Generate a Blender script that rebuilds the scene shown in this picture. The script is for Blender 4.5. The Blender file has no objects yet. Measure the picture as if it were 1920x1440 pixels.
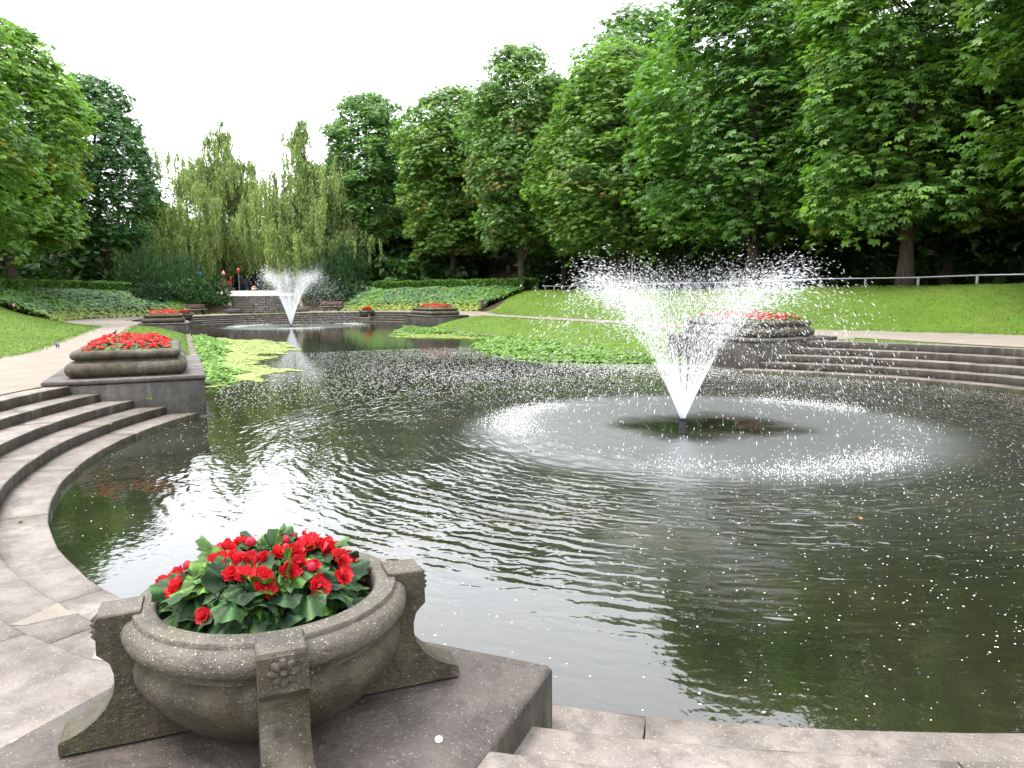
import bpy, math, random
import numpy as np
from mathutils import Vector, Matrix
R_ = math.radians
PI = math.pi
rng0 = np.random.default_rng(7)
random.seed(5)
scene = bpy.context.scene
COL = scene.collection

# ------------------------------------------------------------------ camera
H = 2.2
TH = R_(23.874)
PITCH = math.atan((720 - 552) / 1400)
ROLL = -0.01
Fh = Vector((math.sin(TH), math.cos(TH), 0))
Rt = Vector((math.cos(TH), -math.sin(TH), 0))
Fw = Fh * math.cos(PITCH) + Vector((0, 0, -math.sin(PITCH)))
Up = Rt.cross(Fw)
R2 = Rt * math.cos(ROLL) + Up * math.sin(ROLL)
U2 = -Rt * math.sin(ROLL) + Up * math.cos(ROLL)
camd = bpy.data.cameras.new('camera')
cam = bpy.data.objects.new('camera', camd)
COL.objects.link(cam)
mw = Matrix.Identity(4)
for i in range(3):
    mw[i][0] = R2[i]; mw[i][1] = U2[i]; mw[i][2] = -Fw[i]
mw[0][3], mw[1][3], mw[2][3] = -7.4826, -9.9686, H
cam.matrix_world = mw
camd.sensor_width = 36
camd.lens = 1400 / 1920 * 36
camd.clip_start = 0.05
camd.clip_end = 2000
scene.camera = cam

# ------------------------------------------------------------------ sky, sun, exposure
SUN_EL, SUN_AZ = R_(70), R_(285)          # azimuth clockwise from +Y
world = bpy.data.worlds.new('World')
scene.world = world
world.use_nodes = True
wn = world.node_tree
wn.nodes.clear()
sky = wn.nodes.new('ShaderNodeTexSky')
sky.sky_type = 'NISHITA'
sky.sun_disc = False
sky.sun_elevation = SUN_EL
sky.sun_rotation = SUN_AZ
sky.air_density = 1.0
sky.dust_density = 4.0
mixw = wn.nodes.new('ShaderNodeMixRGB')      # an even white cloud layer over the clear sky
mixw.inputs[0].default_value = 0.86
mixw.inputs[2].default_value = (8.45, 8.5, 8.8, 1)
bg = wn.nodes.new('ShaderNodeBackground')
bg.inputs[1].default_value = 0.12
wo = wn.nodes.new('ShaderNodeOutputWorld')
wn.links.new(sky.outputs[0], mixw.inputs[1])
wn.links.new(mixw.outputs[0], bg.inputs[0])
wn.links.new(bg.outputs[0], wo.inputs[0])
sl = bpy.data.lights.new('sun', 'SUN')
sl.energy = 1.5
sl.angle = R_(25)
sl.color = (1, 0.96, 0.9)
sun = bpy.data.objects.new('sun', sl)
COL.objects.link(sun)
sd = Vector((math.sin(SUN_AZ) * math.cos(SUN_EL), math.cos(SUN_AZ) * math.cos(SUN_EL), math.sin(SUN_EL)))
sun.rotation_euler = sd.to_track_quat('Z', 'Y').to_euler()
sun.location = (0, 0, 60)
scene.view_settings.view_transform = 'Standard'
scene.view_settings.look = 'None'
scene.view_settings.gamma = 1
scene.view_settings.use_curve_mapping = False
scene.view_settings.exposure = 2.1
scene.render.engine = 'CYCLES'
scene.cycles.max_bounces = 10
scene.cycles.diffuse_bounces = 7
scene.cycles.transmission_bounces = 8
scene.cycles.transparent_max_bounces = 24
scene.cycles.use_denoising = True

# ------------------------------------------------------------------ helpers
def tag(o, label=None, cat=None, group=None, kind=None):
    if label: o['label'] = label
    if cat: o['category'] = cat
    if group: o['group'] = group
    if kind: o['kind'] = kind
    return o

def link(name, mesh, parent=None, loc=None, rz=None, scale=None):
    o = bpy.data.objects.new(name, mesh)
    COL.objects.link(o)
    if parent is not None: o.parent = parent
    if loc is not None: o.location = loc
    if rz is not None: o.rotation_euler = (0, 0, rz)
    if scale is not None: o.scale = scale if hasattr(scale, '__len__') else (scale,) * 3
    return o

def empty(name, loc=(0, 0, 0), rz=0.0):
    o = bpy.data.objects.new(name, None)
    COL.objects.link(o)
    o.empty_display_size = 0.2
    o.location = loc
    o.rotation_euler = (0, 0, rz)
    return o

def mesh_np(name, V, faces, mat=None, smooth=False, col=None, mi=None):
    """V (N,3); faces: list of (F,k) integer arrays"""
    me = bpy.data.meshes.new(name)
    V = np.ascontiguousarray(V, dtype=np.float32)
    me.vertices.add(len(V))
    me.vertices.foreach_set('co', V.ravel())
    idx, starts, tot = [], [], 0
    for f in faces:
        f = np.asarray(f, dtype=np.int32)
        if f.size == 0: continue
        k = f.shape[1]
        idx.append(f.ravel())
        starts.append(tot + np.arange(len(f), dtype=np.int32) * k)
        tot += f.size
    idx = np.concatenate(idx); starts = np.concatenate(starts)
    me.loops.add(len(idx))
    me.loops.foreach_set('vertex_index', idx)
    me.polygons.add(len(starts))
    me.polygons.foreach_set('loop_start', starts.astype(np.int32))
    if mi is not None:
        me.polygons.foreach_set('material_index', np.asarray(mi, dtype=np.int32))
    me.update(calc_edges=True)
    me.validate()
    if smooth:
        me.polygons.foreach_set('use_smooth', np.ones(len(me.polygons), dtype=bool))
    if col is not None:
        a = me.attributes.new('Col', 'FLOAT_COLOR', 'POINT')
        c = np.ones((len(V), 4), dtype=np.float32); c[:, :3] = col
        a.data.foreach_set('color', c.ravel())
    for m in (mat if isinstance(mat, (list, tuple)) else [mat]):
        if m is not None: me.materials.append(m)
    return me

class MB:
    """collects simple shapes into one mesh"""
    def __init__(s): s.v = []; s.f4 = []; s.f3 = []; s.n = 0
    def add(s, V, f4=(), f3=()):
        V = np.asarray(V, float)
        if len(f4): s.f4.append(np.asarray(f4, int) + s.n)
        if len(f3): s.f3.append(np.asarray(f3, int) + s.n)
        s.v.append(V); s.n += len(V)
    def sweep(s, prof, frames, closed=False, caps=True, closed_prof=True):
        """prof (k,2) ; frames list of (origin, xaxis, yaxis)"""
        prof = np.asarray(prof, float)
        k = len(prof); n = len(frames)
        V = np.concatenate([np.asarray(o) + prof[:, :1] * np.asarray(x) + prof[:, 1:] * np.asarray(y) for o, x, y in frames])
        f = []
        for i in range(n if closed else n - 1):
            a, b = i * k, ((i + 1) % n) * k
            for j in range(k if closed_prof else k - 1):
                j2 = (j + 1) % k
                f.append((a + j, a + j2, b + j2, b + j))
        f3 = []
        if caps and not closed:
            for base, rev in ((0, True), ((n - 1) * k, False)):
                for j in range(1, k - 1):
                    t = (base, base + j, base + j + 1)
                    f3.append(t[::-1] if rev else t)
        s.add(V, f, f3)
    def tube(s, pts, rad, k=8, caps=True):
        pts = [Vector(p) for p in pts]
        if not hasattr(rad, '__len__'): rad = [rad] * len(pts)
        frames = []
        up = Vector((0, 0, 1))
        prev = None
        for i, p in enumerate(pts):
            t = (pts[min(i + 1, len(pts) - 1)] - pts[max(i - 1, 0)]).normalized()
            if prev is None:
                ref = up if abs(t.z) < .9 else Vector((1, 0, 0))
                x = t.cross(ref).normalized()
            else:
                x = (prev - t * prev.dot(t)).normalized()
            prev = x
            y = t.cross(x)
            frames.append((np.array(p), np.array(x) * rad[i], np.array(y) * rad[i]))
        a = np.arange(k) / k * 2 * PI
        s.sweep(np.c_[np.cos(a), np.sin(a)], frames, caps=caps)
    def box(s, c, d, rz=0, bev=0.0):
        """chamfered box: centre c, full size d"""
        c = np.asarray(c, float); hx, hy, hz = np.asarray(d, float) / 2
        b = min(bev, hx * .9, hy * .9, hz * .9)
        cs, sn = math.cos(rz), math.sin(rz)
        def ring(x, y, z, bb):
            P = [(x - bb, -y), (x, -y + bb), (x, y - bb), (x - bb, y), (-x + bb, y), (-x, y - bb), (-x, -y + bb), (-x + bb, -y)] if b > 0 else [(x, -y), (x, y), (-x, y), (-x, -y)]
            return [(px * cs - py * sn, px * sn + py * cs, z) for px, py in P]
        if b > 0:
            rings = [ring(hx - b, hy - b, -hz, b * .4), ring(hx, hy, -hz + b, b), ring(hx, hy, hz - b, b), ring(hx - b, hy - b, hz, b * .4)]
        else:
            rings = [ring(hx, hy, -hz, 0), ring(hx, hy, hz, 0)]
        k = len(rings[0]); V = np.concatenate([np.array(r) for r in rings]) + c
        f = []
        for i in range(len(rings) - 1):
            for j in range(k):
                f.append((i * k + j, i * k + (j + 1) % k, (i + 1) * k + (j + 1) % k, (i + 1) * k + j))
        f3 = []
        top = (len(rings) - 1) * k
        for j in range(1, k - 1):
            f3.append((top, top + j, top + j + 1)); f3.append((0, j + 1, j))
        s.add(V, f, f3)
    def lathe(s, prof, c=(0, 0, 0), k=24, cap=False):
        prof = np.asarray(prof, float)
        fr = []
        for i in range(k):
            a = 2 * PI * i / k
            fr.append((np.array(c, float), np.array((math.cos(a), math.sin(a), 0)), np.array((0, 0, 1.0))))
        s.sweep(prof, fr, closed=True, closed_prof=False)
    def mesh(s, name, mat, smooth=False):
        fs = []
        if s.f4: fs.append(np.concatenate(s.f4))
        if s.f3: fs.append(np.concatenate(s.f3))
        return mesh_np(name, np.concatenate(s.v), fs, mat, smooth)
    def build(s, name, mat, parent=None, smooth=False, **kw):
        me = s.mesh(name, mat, smooth)
        if smooth: me.set_sharp_from_angle(angle=R_(40))
        return link(name, me, parent, **kw)

_lat = np.random.default_rng(99).random((256, 256))
def vnoise(x, y, seed=0):
    """smooth 2-D value noise in 0..1"""
    x = np.asarray(x, float) + seed * 17.31; y = np.asarray(y, float) + seed * 9.77
    xi = np.floor(x).astype(int); yi = np.floor(y).astype(int)
    fx = x - xi; fy = y - yi
    fx = fx * fx * (3 - 2 * fx); fy = fy * fy * (3 - 2 * fy)
    L = lambda i, j: _lat[i & 255, j & 255]
    return (L(xi, yi) * (1 - fx) + L(xi + 1, yi) * fx) * (1 - fy) + (L(xi, yi + 1) * (1 - fx) + L(xi + 1, yi + 1) * fx) * fy
def fbm(x, y, seed=0, o=4):
    s = 0; a = .5
    for i in range(o):
        s = s + a * vnoise(np.asarray(x) * 2 ** i, np.asarray(y) * 2 ** i, seed + i * 3); a *= .5
    return s / (1 - .5 ** o)
def sstep(a, b, x):
    t = np.clip((np.asarray(x, float) - a) / (b - a), 0, 1)
    return t * t * (3 - 2 * t)
def norm(v): return v / np.maximum(np.linalg.norm(v, axis=-1, keepdims=True), 1e-9)

# ------------------------------------------------------------------ materials
K = .57          # common scale that brings base colours to daylight reflectances
KL = .88         # the same for leaves
sc3 = lambda c, k=K: tuple(x * k for x in c)
def mat_new(name):
    m = bpy.data.materials.new(name); m.use_nodes = True
    nt = m.node_tree; nt.nodes.clear()
    out = nt.nodes.new('ShaderNodeOutputMaterial')
    p = nt.nodes.new('ShaderNodeBsdfPrincipled')
    nt.links.new(p.outputs[0], out.inputs[0])
    return m, nt, p, out
def N(nt, t, **kw):
    n = nt.nodes.new(t)
    for k, v in kw.items():
        if hasattr(n, k): setattr(n, k, v)
    return n
def noise(nt, co, scale, detail=4, rough=.55):
    n = N(nt, 'ShaderNodeTexNoise'); n.inputs['Scale'].default_value = scale
    n.inputs['Detail'].default_value = detail; n.inputs['Roughness'].default_value = rough
    nt.links.new(co, n.inputs['Vector']); return n.outputs[0]
def ramp(nt, fac, stops):
    r = N(nt, 'ShaderNodeValToRGB'); e = r.color_ramp.elements
    while len(e) < len(stops): e.new(.5)
    for i, (p, c) in enumerate(stops):
        e[i].position = p; e[i].color = (*c, 1) if len(c) == 3 else c
    nt.links.new(fac, r.inputs[0]); return r.outputs[0]
def mixc(nt, fac, a, b, mode='MIX'):
    m = N(nt, 'ShaderNodeMixRGB', blend_type=mode)
    for i, s in ((0, fac), (1, a), (2, b)):
        if hasattr(s, 'links') or isinstance(s, bpy.types.NodeSocket): nt.links.new(s, m.inputs[i])
        elif i == 0: m.inputs[0].default_value = s
        else: m.inputs[i].default_value = (*s, 1)
    return m.outputs[0]
def bump(nt, p, h, dist=.01, strength=1.0):
    b = N(nt, 'ShaderNodeBump'); b.inputs['Distance'].default_value = dist; b.inputs['Strength'].default_value = strength
    nt.links.new(h, b.inputs['Height']); nt.links.new(b.outputs[0], p.inputs['Normal']); return b
def coords(nt, kind='Object'):
    return N(nt, 'ShaderNodeTexCoord').outputs[kind]
def geopos(nt): return N(nt, 'ShaderNodeNewGeometry').outputs['Position']
def math_(nt, op, a, b=None):
    m = N(nt, 'ShaderNodeMath', operation=op)
    for i, s in enumerate((a, b)):
        if s is None: continue
        if isinstance(s, bpy.types.NodeSocket): nt.links.new(s, m.inputs[i])
        else: m.inputs[i].default_value = s
    return m.outputs[0]

def stone_mat(name, c1, c2, dark, speck=.6, speck_scale=70, moss=0.0, rough=.85, speck_thr=.80, stain=.5, bmp=.006, streak=0.0):
    m, nt, p, out = mat_new(name)
    c1, c2, dark = sc3(c1), sc3(c2), sc3(dark)
    co = geopos(nt)
    oi = N(nt, 'ShaderNodeObjectInfo')
    col = ramp(nt, noise(nt, co, 2.2, 7, .65), [(.4, c1), (.6, c2)])
    col = mixc(nt, 1.0, col, ramp(nt, oi.outputs['Random'], [(0, (.78, .77, .74)), (1, (1.12, 1.12, 1.12))]), 'MULTIPLY')
    col = mixc(nt, math_(nt, 'MULTIPLY', ramp(nt, noise(nt, co, 5.5, 8, .7), [(.48, (0, 0, 0)), (.6, (1, 1, 1))]), stain), col, dark)
    if moss > 0:
        col = mixc(nt, math_(nt, 'MULTIPLY', ramp(nt, noise(nt, co, 3.1, 7, .65), [(.45, (0, 0, 0)), (.58, (1, 1, 1))]), moss), col, (.052, .05, .018))
    if streak > 0:      # water has run down the upright faces
        mp = N(nt, 'ShaderNodeMapping'); mp.inputs['Scale'].default_value = (9, 9, .9); nt.links.new(co, mp.inputs[0])
        col = mixc(nt, math_(nt, 'MULTIPLY', ramp(nt, noise(nt, mp.outputs[0], 1.0, 5, .6), [(.47, (0, 0, 0)), (.6, (1, 1, 1))]), streak), col, dark)
        col = mixc(nt, math_(nt, 'MULTIPLY', ramp(nt, noise(nt, mp.outputs[0], .6, 5, .6), [(.56, (0, 0, 0)), (.68, (1, 1, 1))]), streak * .6), col, sc3((.26, .235, .19)))
    # pale aggregate
    v = N(nt, 'ShaderNodeTexVoronoi'); v.inputs['Scale'].default_value = speck_scale
    wob_ = N(nt, 'ShaderNodeTexNoise'); wob_.inputs['Scale'].default_value = speck_scale * 1.7; nt.links.new(co, wob_.inputs['Vector'])
    dv = N(nt, 'ShaderNodeVectorMath', operation='MULTIPLY_ADD'); nt.links.new(wob_.outputs['Color'], dv.inputs[0]); dv.inputs[1].default_value = (.9 / speck_scale,) * 3; nt.links.new(co, dv.inputs[2])
    nt.links.new(dv.outputs[0], v.inputs['Vector'])
    rnd = N(nt, 'ShaderNodeSeparateColor'); nt.links.new(v.outputs['Color'], rnd.inputs[0])
    pick = math_(nt, 'GREATER_THAN', rnd.outputs[0], speck_thr)
    inside = math_(nt, 'LESS_THAN', v.outputs['Distance'], .36)
    pk = math_(nt, 'MULTIPLY', math_(nt, 'MULTIPLY', pick, inside), speck)
    tone = mixc(nt, rnd.outputs[1], (.42, .39, .35), (.2, .16, .12))
    col = mixc(nt, pk, col, tone)
    fine = noise(nt, co, 160, 3, .6)
    col = mixc(nt, .35, col, ramp(nt, fine, [(.3, (.35, .35, .35)), (.7, (1, 1, 1))]), 'MULTIPLY')
    nt.links.new(col, p.inputs['Base Color'])
    nt.links.new(ramp(nt, noise(nt, co, 1.4, 6, .65), [(.38, (rough * .5,) * 3), (.6, (rough,) * 3)]), p.inputs['Roughness'])
    hh = math_(nt, 'ADD', math_(nt, 'MULTIPLY', fine, .35), math_(nt, 'ADD', noise(nt, co, 22, 5, .6), math_(nt, 'MULTIPLY', pk, .25)))
    bump(nt, p, hh, bmp * 1.6, 1.0)
    return m

M = {}
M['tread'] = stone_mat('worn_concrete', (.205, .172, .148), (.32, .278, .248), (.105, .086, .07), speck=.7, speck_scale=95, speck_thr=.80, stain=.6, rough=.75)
M['riser'] = stone_mat('riser_concrete', (.038, .030, .022), (.068, .054, .041), (.018, .014, .011), streak=.5, speck=.12, moss=.4, stain=.75)  # upright step faces, coloured far darker than the treads
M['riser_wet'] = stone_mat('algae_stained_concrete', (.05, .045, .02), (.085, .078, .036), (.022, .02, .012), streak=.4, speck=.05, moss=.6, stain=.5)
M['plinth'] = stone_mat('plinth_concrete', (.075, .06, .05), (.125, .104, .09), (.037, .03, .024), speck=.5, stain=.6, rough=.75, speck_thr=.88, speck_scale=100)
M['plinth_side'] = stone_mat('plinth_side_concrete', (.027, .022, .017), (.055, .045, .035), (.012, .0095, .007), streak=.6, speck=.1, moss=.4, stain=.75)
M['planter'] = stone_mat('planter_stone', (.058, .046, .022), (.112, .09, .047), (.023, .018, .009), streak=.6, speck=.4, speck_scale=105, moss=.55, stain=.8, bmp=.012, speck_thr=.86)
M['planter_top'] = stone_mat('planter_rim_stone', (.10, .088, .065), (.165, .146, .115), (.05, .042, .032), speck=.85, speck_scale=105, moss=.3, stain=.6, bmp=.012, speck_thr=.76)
M['kerb'] = stone_mat('kerb_stone', (.16, .12, .085), (.22, .17, .13), (.09, .07, .05), speck=.3, moss=.3)
M['mortar'] = stone_mat('mortar_patch', (.33, .29, .235), (.38, .34, .285), (.24, .2, .16), speck=.3, stain=.5)

def simple(name, c, rough=.6, metal=0, spec=.5, var=0.0, scale=8, bmp=0):
    m, nt, p, out = mat_new(name)
    if name not in ('foam', 'pale_paint', 'white_paint', 'red_paint', 'blue_paint'): c = sc3(c)
    if var > 0:
        n = noise(nt, coords(nt), scale, 5)
        col = ramp(nt, n, [(.3, tuple(x * (1 - var) for x in c)), (.7, tuple(min(1, x * (1 + var)) for x in c))])
        nt.links.new(col, p.inputs['Base Color'])
        if bmp: bump(nt, p, n, bmp)
    else:
        p.inputs['Base Color'].default_value = (*c, 1)
    p.inputs['Roughness'].default_value = rough
    p.inputs['Metallic'].default_value = metal
    p.inputs['Specular IOR Level'].default_value = spec
    return m

def leaf_mat(name, rough=.45, trans=.4, spec=.28, tcol=(1.1, 1.3, .5), vein=False, kl=KL):
    m, nt, p, out = mat_new(name)
    a = N(nt, 'ShaderNodeAttribute'); a.attribute_name = 'Col'
    oi = N(nt, 'ShaderNodeObjectInfo')
    col = mixc(nt, 1.0, a.outputs['Color'], oi.outputs['Color'], 'MULTIPLY')
    col = mixc(nt, 1.0, col, (kl, kl, kl), 'MULTIPLY')
    if vein:
        n = noise(nt, coords(nt), 14, 4)
        col = mixc(nt, .6, col, ramp(nt, n, [(.35, (.45, .5, .5)), (.65, (1.35, 1.3, 1.15))]), 'MULTIPLY')
    nt.links.new(col, p.inputs['Base Color'])
    p.inputs['Roughness'].default_value = rough
    p.inputs['Specular IOR Level'].default_value = spec
    if trans > 0:
        t = N(nt, 'ShaderNodeBsdfTranslucent')
        nt.links.new(mixc(nt, 1.0, col, tcol, 'MULTIPLY'), t.inputs[0])
        mx = N(nt, 'ShaderNodeMixShader'); mx.inputs[0].default_value = trans
        nt.links.new(p.outputs[0], mx.inputs[1]); nt.links.new(t.outputs[0], mx.inputs[2])
        nt.links.new(mx.outputs[0], out.inputs[0])
    return m
M['leaf'] = leaf_mat('tree_leaf')
M['needle'] = leaf_mat('needle_leaf', rough=.6, trans=.1, spec=.2)
M['cover'] = leaf_mat('ground_cover_leaf', rough=.5, trans=.25)
M['begonia_leaf'] = leaf_mat('begonia_leaf', rough=.5, trans=.15, spec=.22, vein=True, kl=.72)
M['petal'] = leaf_mat('begonia_petal', rough=.5, trans=.3, spec=.2, tcol=(1.3, .5, .5), kl=.75)

def lawn_mat():
    m, nt, p, out = mat_new('lawn_grass')
    co = geopos(nt)
    big = noise(nt, co, .35, 5, .6); mid = noise(nt, co, 3.0, 5, .7); fine = noise(nt, co, 45, 3, .7)
    col = ramp(nt, big, [(.3, (.08, .14, .017)), (.55, (.098, .178, .022)), (.75, (.135, .18, .036))])
    col = mixc(nt, .55, col, ramp(nt, mid, [(.3, (.55, .6, .5)), (.7, (1.25, 1.2, 1.1))]), 'MULTIPLY')
    col = mixc(nt, .8, col, ramp(nt, fine, [(.3, (.45, .5, .4)), (.7, (1.4, 1.35, 1.2))]), 'MULTIPLY')
    bare = ramp(nt, noise(nt, co, .8, 6, .7), [(.58, (0, 0, 0)), (.7, (1, 1, 1))])
    col = mixc(nt, math_(nt, 'MULTIPLY', bare, .5), col, (.085, .075, .03))
    nt.links.new(col, p.inputs['Base Color']); p.inputs['Roughness'].default_value = .8
    p.inputs['Specular IOR Level'].default_value = .15
    bump(nt, p, math_(nt, 'ADD', math_(nt, 'MULTIPLY', fine, 1.0), mid), .06, 1)
    return m
M['lawn'] = lawn_mat()
def soil_mat():
    m, nt, p, out = mat_new('woodland_soil')
    co = geopos(nt)
    n = noise(nt, co, 1.1, 8, .7); f = noise(nt, co, 30, 4, .7)
    col = mixc(nt, .6, ramp(nt, n, [(.3, (.028, .021, .012)), (.7, (.06, .045, .027))]), ramp(nt, f, [(.3, (.4, .4, .4)), (.7, (1.3, 1.3, 1.3))]), 'MULTIPLY')
    nt.links.new(col, p.inputs['Base Color']); p.inputs['Roughness'].default_value = .95
    p.inputs['Specular IOR Level'].default_value = .1
    bump(nt, p, f, .03)
    return m
M['soil'] = soil_mat()
def path_mat():
    m, nt, p, out = mat_new('sand_path')
    co = geopos(nt)
    n = noise(nt, co, 1.3, 7, .65); f = noise(nt, co, 60, 4, .7)
    col = ramp(nt, n, [(.25, (.155, .137, .113)), (.6, (.20, .178, .152)), (.8, (.225, .203, .177))])
    col = mixc(nt, .6, col, ramp(nt, f, [(.3, (.6, .58, .55)), (.7, (1.2, 1.2, 1.2))]), 'MULTIPLY')
    v = N(nt, 'ShaderNodeTexNoise'); v.inputs['Scale'].default_value = 4; nt.links.new(co, v.inputs['Vector'])
    gr = ramp(nt, v.outputs[0], [(.66, (0, 0, 0)), (.72, (1, 1, 1))])
    col = mixc(nt, math_(nt, 'MULTIPLY', gr, .35), col, (.12, .115, .06))
    nt.links.new(col, p.inputs['Base Color']); p.inputs['Roughness'].default_value = .9
    p.inputs['Specular IOR Level'].default_value = .2
    bump(nt, p, f, .012)
    return m
M['path'] = path_mat()
def bark_mat():
    m, nt, p, out = mat_new('bark')
    co = coords(nt)
    mp = N(nt, 'ShaderNodeMapping'); mp.inputs['Scale'].default_value = (9, 9, 1.6); nt.links.new(co, mp.inputs[0])
    n = noise(nt, mp.outputs[0], 1.6, 7, .65)
    col = ramp(nt, n, [(.3, (.035, .028, .02)), (.55, (.09, .073, .052)), (.75, (.14, .12, .088))])
    nt.links.new(col, p.inputs['Base Color']); p.inputs['Roughness'].default_value = .9
    p.inputs['Specular IOR Level'].default_value = .15
    bump(nt, p, n, .08)
    return m
M['bark'] = bark_mat()

def water_mat():
    m, nt, p, out = mat_new('pond_water')
    co = geopos(nt)
    n = noise(nt, co, .7, 6, .6)
    col = ramp(nt, n, [(.3, (.006, .0075, .004)), (.55, (.0115, .0125, .0065)), (.75, (.025, .021, .010))])
    ag = N(nt, 'ShaderNodeAttribute'); ag.attribute_name = 'agitation'     # pale sky reflection and air bubbles painted into base colour where drops fall
    col = mixc(nt, math_(nt, 'MULTIPLY', ag.outputs['Fac'], .75), col, (.085, .09, .092))
    nt.links.new(col, p.inputs['Base Color'])
    p.inputs['IOR'].default_value = 1.42
    p.inputs['Specular IOR Level'].default_value = 1.0
    a = N(nt, 'ShaderNodeAttribute'); a.attribute_name = 'agitation'     # how finely the falling drops ruffle the surface
    nt.links.new(math_(nt, 'ADD', math_(nt, 'MULTIPLY', a.outputs['Fac'], .32), .02), p.inputs['Roughness'])
    f1 = noise(nt, co, 9, 2, .5); f2 = noise(nt, co, 40, 2, .5)
    h = math_(nt, 'ADD', math_(nt, 'MULTIPLY', f1, .25), math_(nt, 'MULTIPLY', math_(nt, 'MULTIPLY', f2, a.outputs['Fac']), .6))
    b1 = bump(nt, p, h, .012, .5)
    # fine rings running out from the splash zone
    rp = N(nt, 'ShaderNodeAttribute'); rp.attribute_name = 'ripple'
    sh = N(nt, 'ShaderNodeVectorMath', operation='ADD'); sh.inputs[1].default_value = (-.35, .08, 0); nt.links.new(co, sh.inputs[0])
    hs = None
    for sc, dist, ds, sd in ((1.75, 5.5, 1.1, 0), (2.7, 7.0, 1.7, 3)):
        w = N(nt, 'ShaderNodeTexWave', wave_type='RINGS', rings_direction='SPHERICAL', wave_profile='SIN')
        w.inputs['Scale'].default_value = sc; w.inputs['Distortion'].default_value = dist; w.inputs['Detail'].default_value = 2; w.inputs['Detail Scale'].default_value = ds
        nt.links.new(sh.outputs[0], w.inputs['Vector'])
        mk = N(nt, 'ShaderNodeTexNoise'); mk.inputs['Scale'].default_value = 1.1 + .3 * sd; mk.inputs['Detail'].default_value = 3; nt.links.new(sh.outputs[0], mk.inputs['Vector'])
        t = math_(nt, 'MULTIPLY', w.outputs['Fac'], ramp(nt, mk.outputs[0], [(.36, (.05, .05, .05)), (.62, (1, 1, 1))]))
        hs = t if hs is None else math_(nt, 'ADD', hs, math_(nt, 'MULTIPLY', t, .6))
    hs = math_(nt, 'MULTIPLY', hs, rp.outputs['Fac'])
    b2 = N(nt, 'ShaderNodeBump'); b2.inputs['Distance'].default_value = .0075; b2.inputs['Strength'].default_value = 1
    nt.links.new(hs, b2.inputs['Height']); nt.links.new(b1.outputs[0], b2.inputs['Normal']); nt.links.new(b2.outputs[0], p.inputs['Normal'])
    return m
M['water'] = water_mat()
def spray_mat():
    m, nt, p, out = mat_new('water_spray')
    p.inputs['Base Color'].default_value = (.9, .92, .94, 1); p.inputs['Roughness'].default_value = .25
    t = N(nt, 'ShaderNodeBsdfTranslucent'); t.inputs[0].default_value = (.92, .94, .96, 1)
    mx = N(nt, 'ShaderNodeMixShader'); mx.inputs[0].default_value = .5
    nt.links.new(p.outputs[0], mx.inputs[1]); nt.links.new(t.outputs[0], mx.inputs[2])
    tr = N(nt, 'ShaderNodeBsdfTransparent'); m2 = N(nt, 'ShaderNodeMixShader'); m2.inputs[0].default_value = .6
    nt.links.new(mx.outputs[0], m2.inputs[1]); nt.links.new(tr.outputs[0], m2.inputs[2])
    nt.links.new(m2.outputs[0], out.inputs[0])
    return m
M['spray'] = spray_mat()
M['foam'] = simple('foam', (.78, .79, .78), .5)
M['soil_dark'] = simple('potting_soil', (.028, .018, .014), .95, spec=.1, var=.6, scale=60, bmp=.02)
M['wood'] = simple('bench_wood', (.2, .11, .075), .6, var=.3, scale=12)
M['pale_wood'] = simple('bench_seat_wood', (.32, .25, .2), .6, var=.2, scale=12)
M['dark_metal'] = simple('dark_metal', (.03, .03, .032), .5, metal=.3)
M['grey_metal'] = simple('galvanised_metal', (.55, .57, .6), .45, metal=.5, var=.1)
M['pale_paint'] = simple('pale_paint', (.62, .62, .6), .5)
M['concrete_post'] = simple('concrete_post', (.38, .36, .33), .8, var=.2, scale=20)
M['red_paint'] = simple('red_paint', (.6, .03, .04), .4)
M['white_paint'] = simple('white_paint', (.8, .8, .8), .4)
M['blue_paint'] = simple('blue_paint', (.02, .13, .55), .35)
M['red_cloth'] = simple('red_cloth', (.65, .02, .045), .8)
M['dark_cloth'] = simple('dark_cloth', (.03, .033, .045), .85)
M['navy_cloth'] = simple('navy_cloth', (.03, .05, .14), .85)
M['pale_cloth'] = simple('pale_cloth', (.62, .6, .58), .85)
M['tan_cloth'] = simple('tan_cloth', (.6, .32, .18), .85)
M['skin'] = simple('skin', (.52, .32, .24), .6)
M['hair'] = simple('hair', (.06, .045, .03), .7)
M['grey_hair'] = simple('grey_hair', (.5, .48, .45), .7)
M['feather'] = simple('pigeon_feather', (.05, .055, .075), .6, var=.3, scale=20)
M['car_paint'] = simple('car_paint', (.02, .022, .03), .25)
M['glass'] = simple('window_glass', (.03, .035, .04), .08)
M['tyre'] = simple('tyre_rubber', (.02, .02, .02), .8)
M['lamp_glass'] = simple('lamp_glass', (.7, .7, .66), .3)
M['stair_brown'] = simple('leaf_strewn_steps', (.15, .085, .06), .9, var=.3, scale=5)
M['pavement'] = simple('pale_pavement', (.5, .46, .42), .85, var=.12, scale=6)
M['stair'] = stone_mat('stair_stone', (.24, .19, .165), (.3, .25, .22), (.15, .115, .1), speck=.2)
M['moss'] = simple('moss', (.09, .16, .02), .9, var=.4, scale=40)

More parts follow.
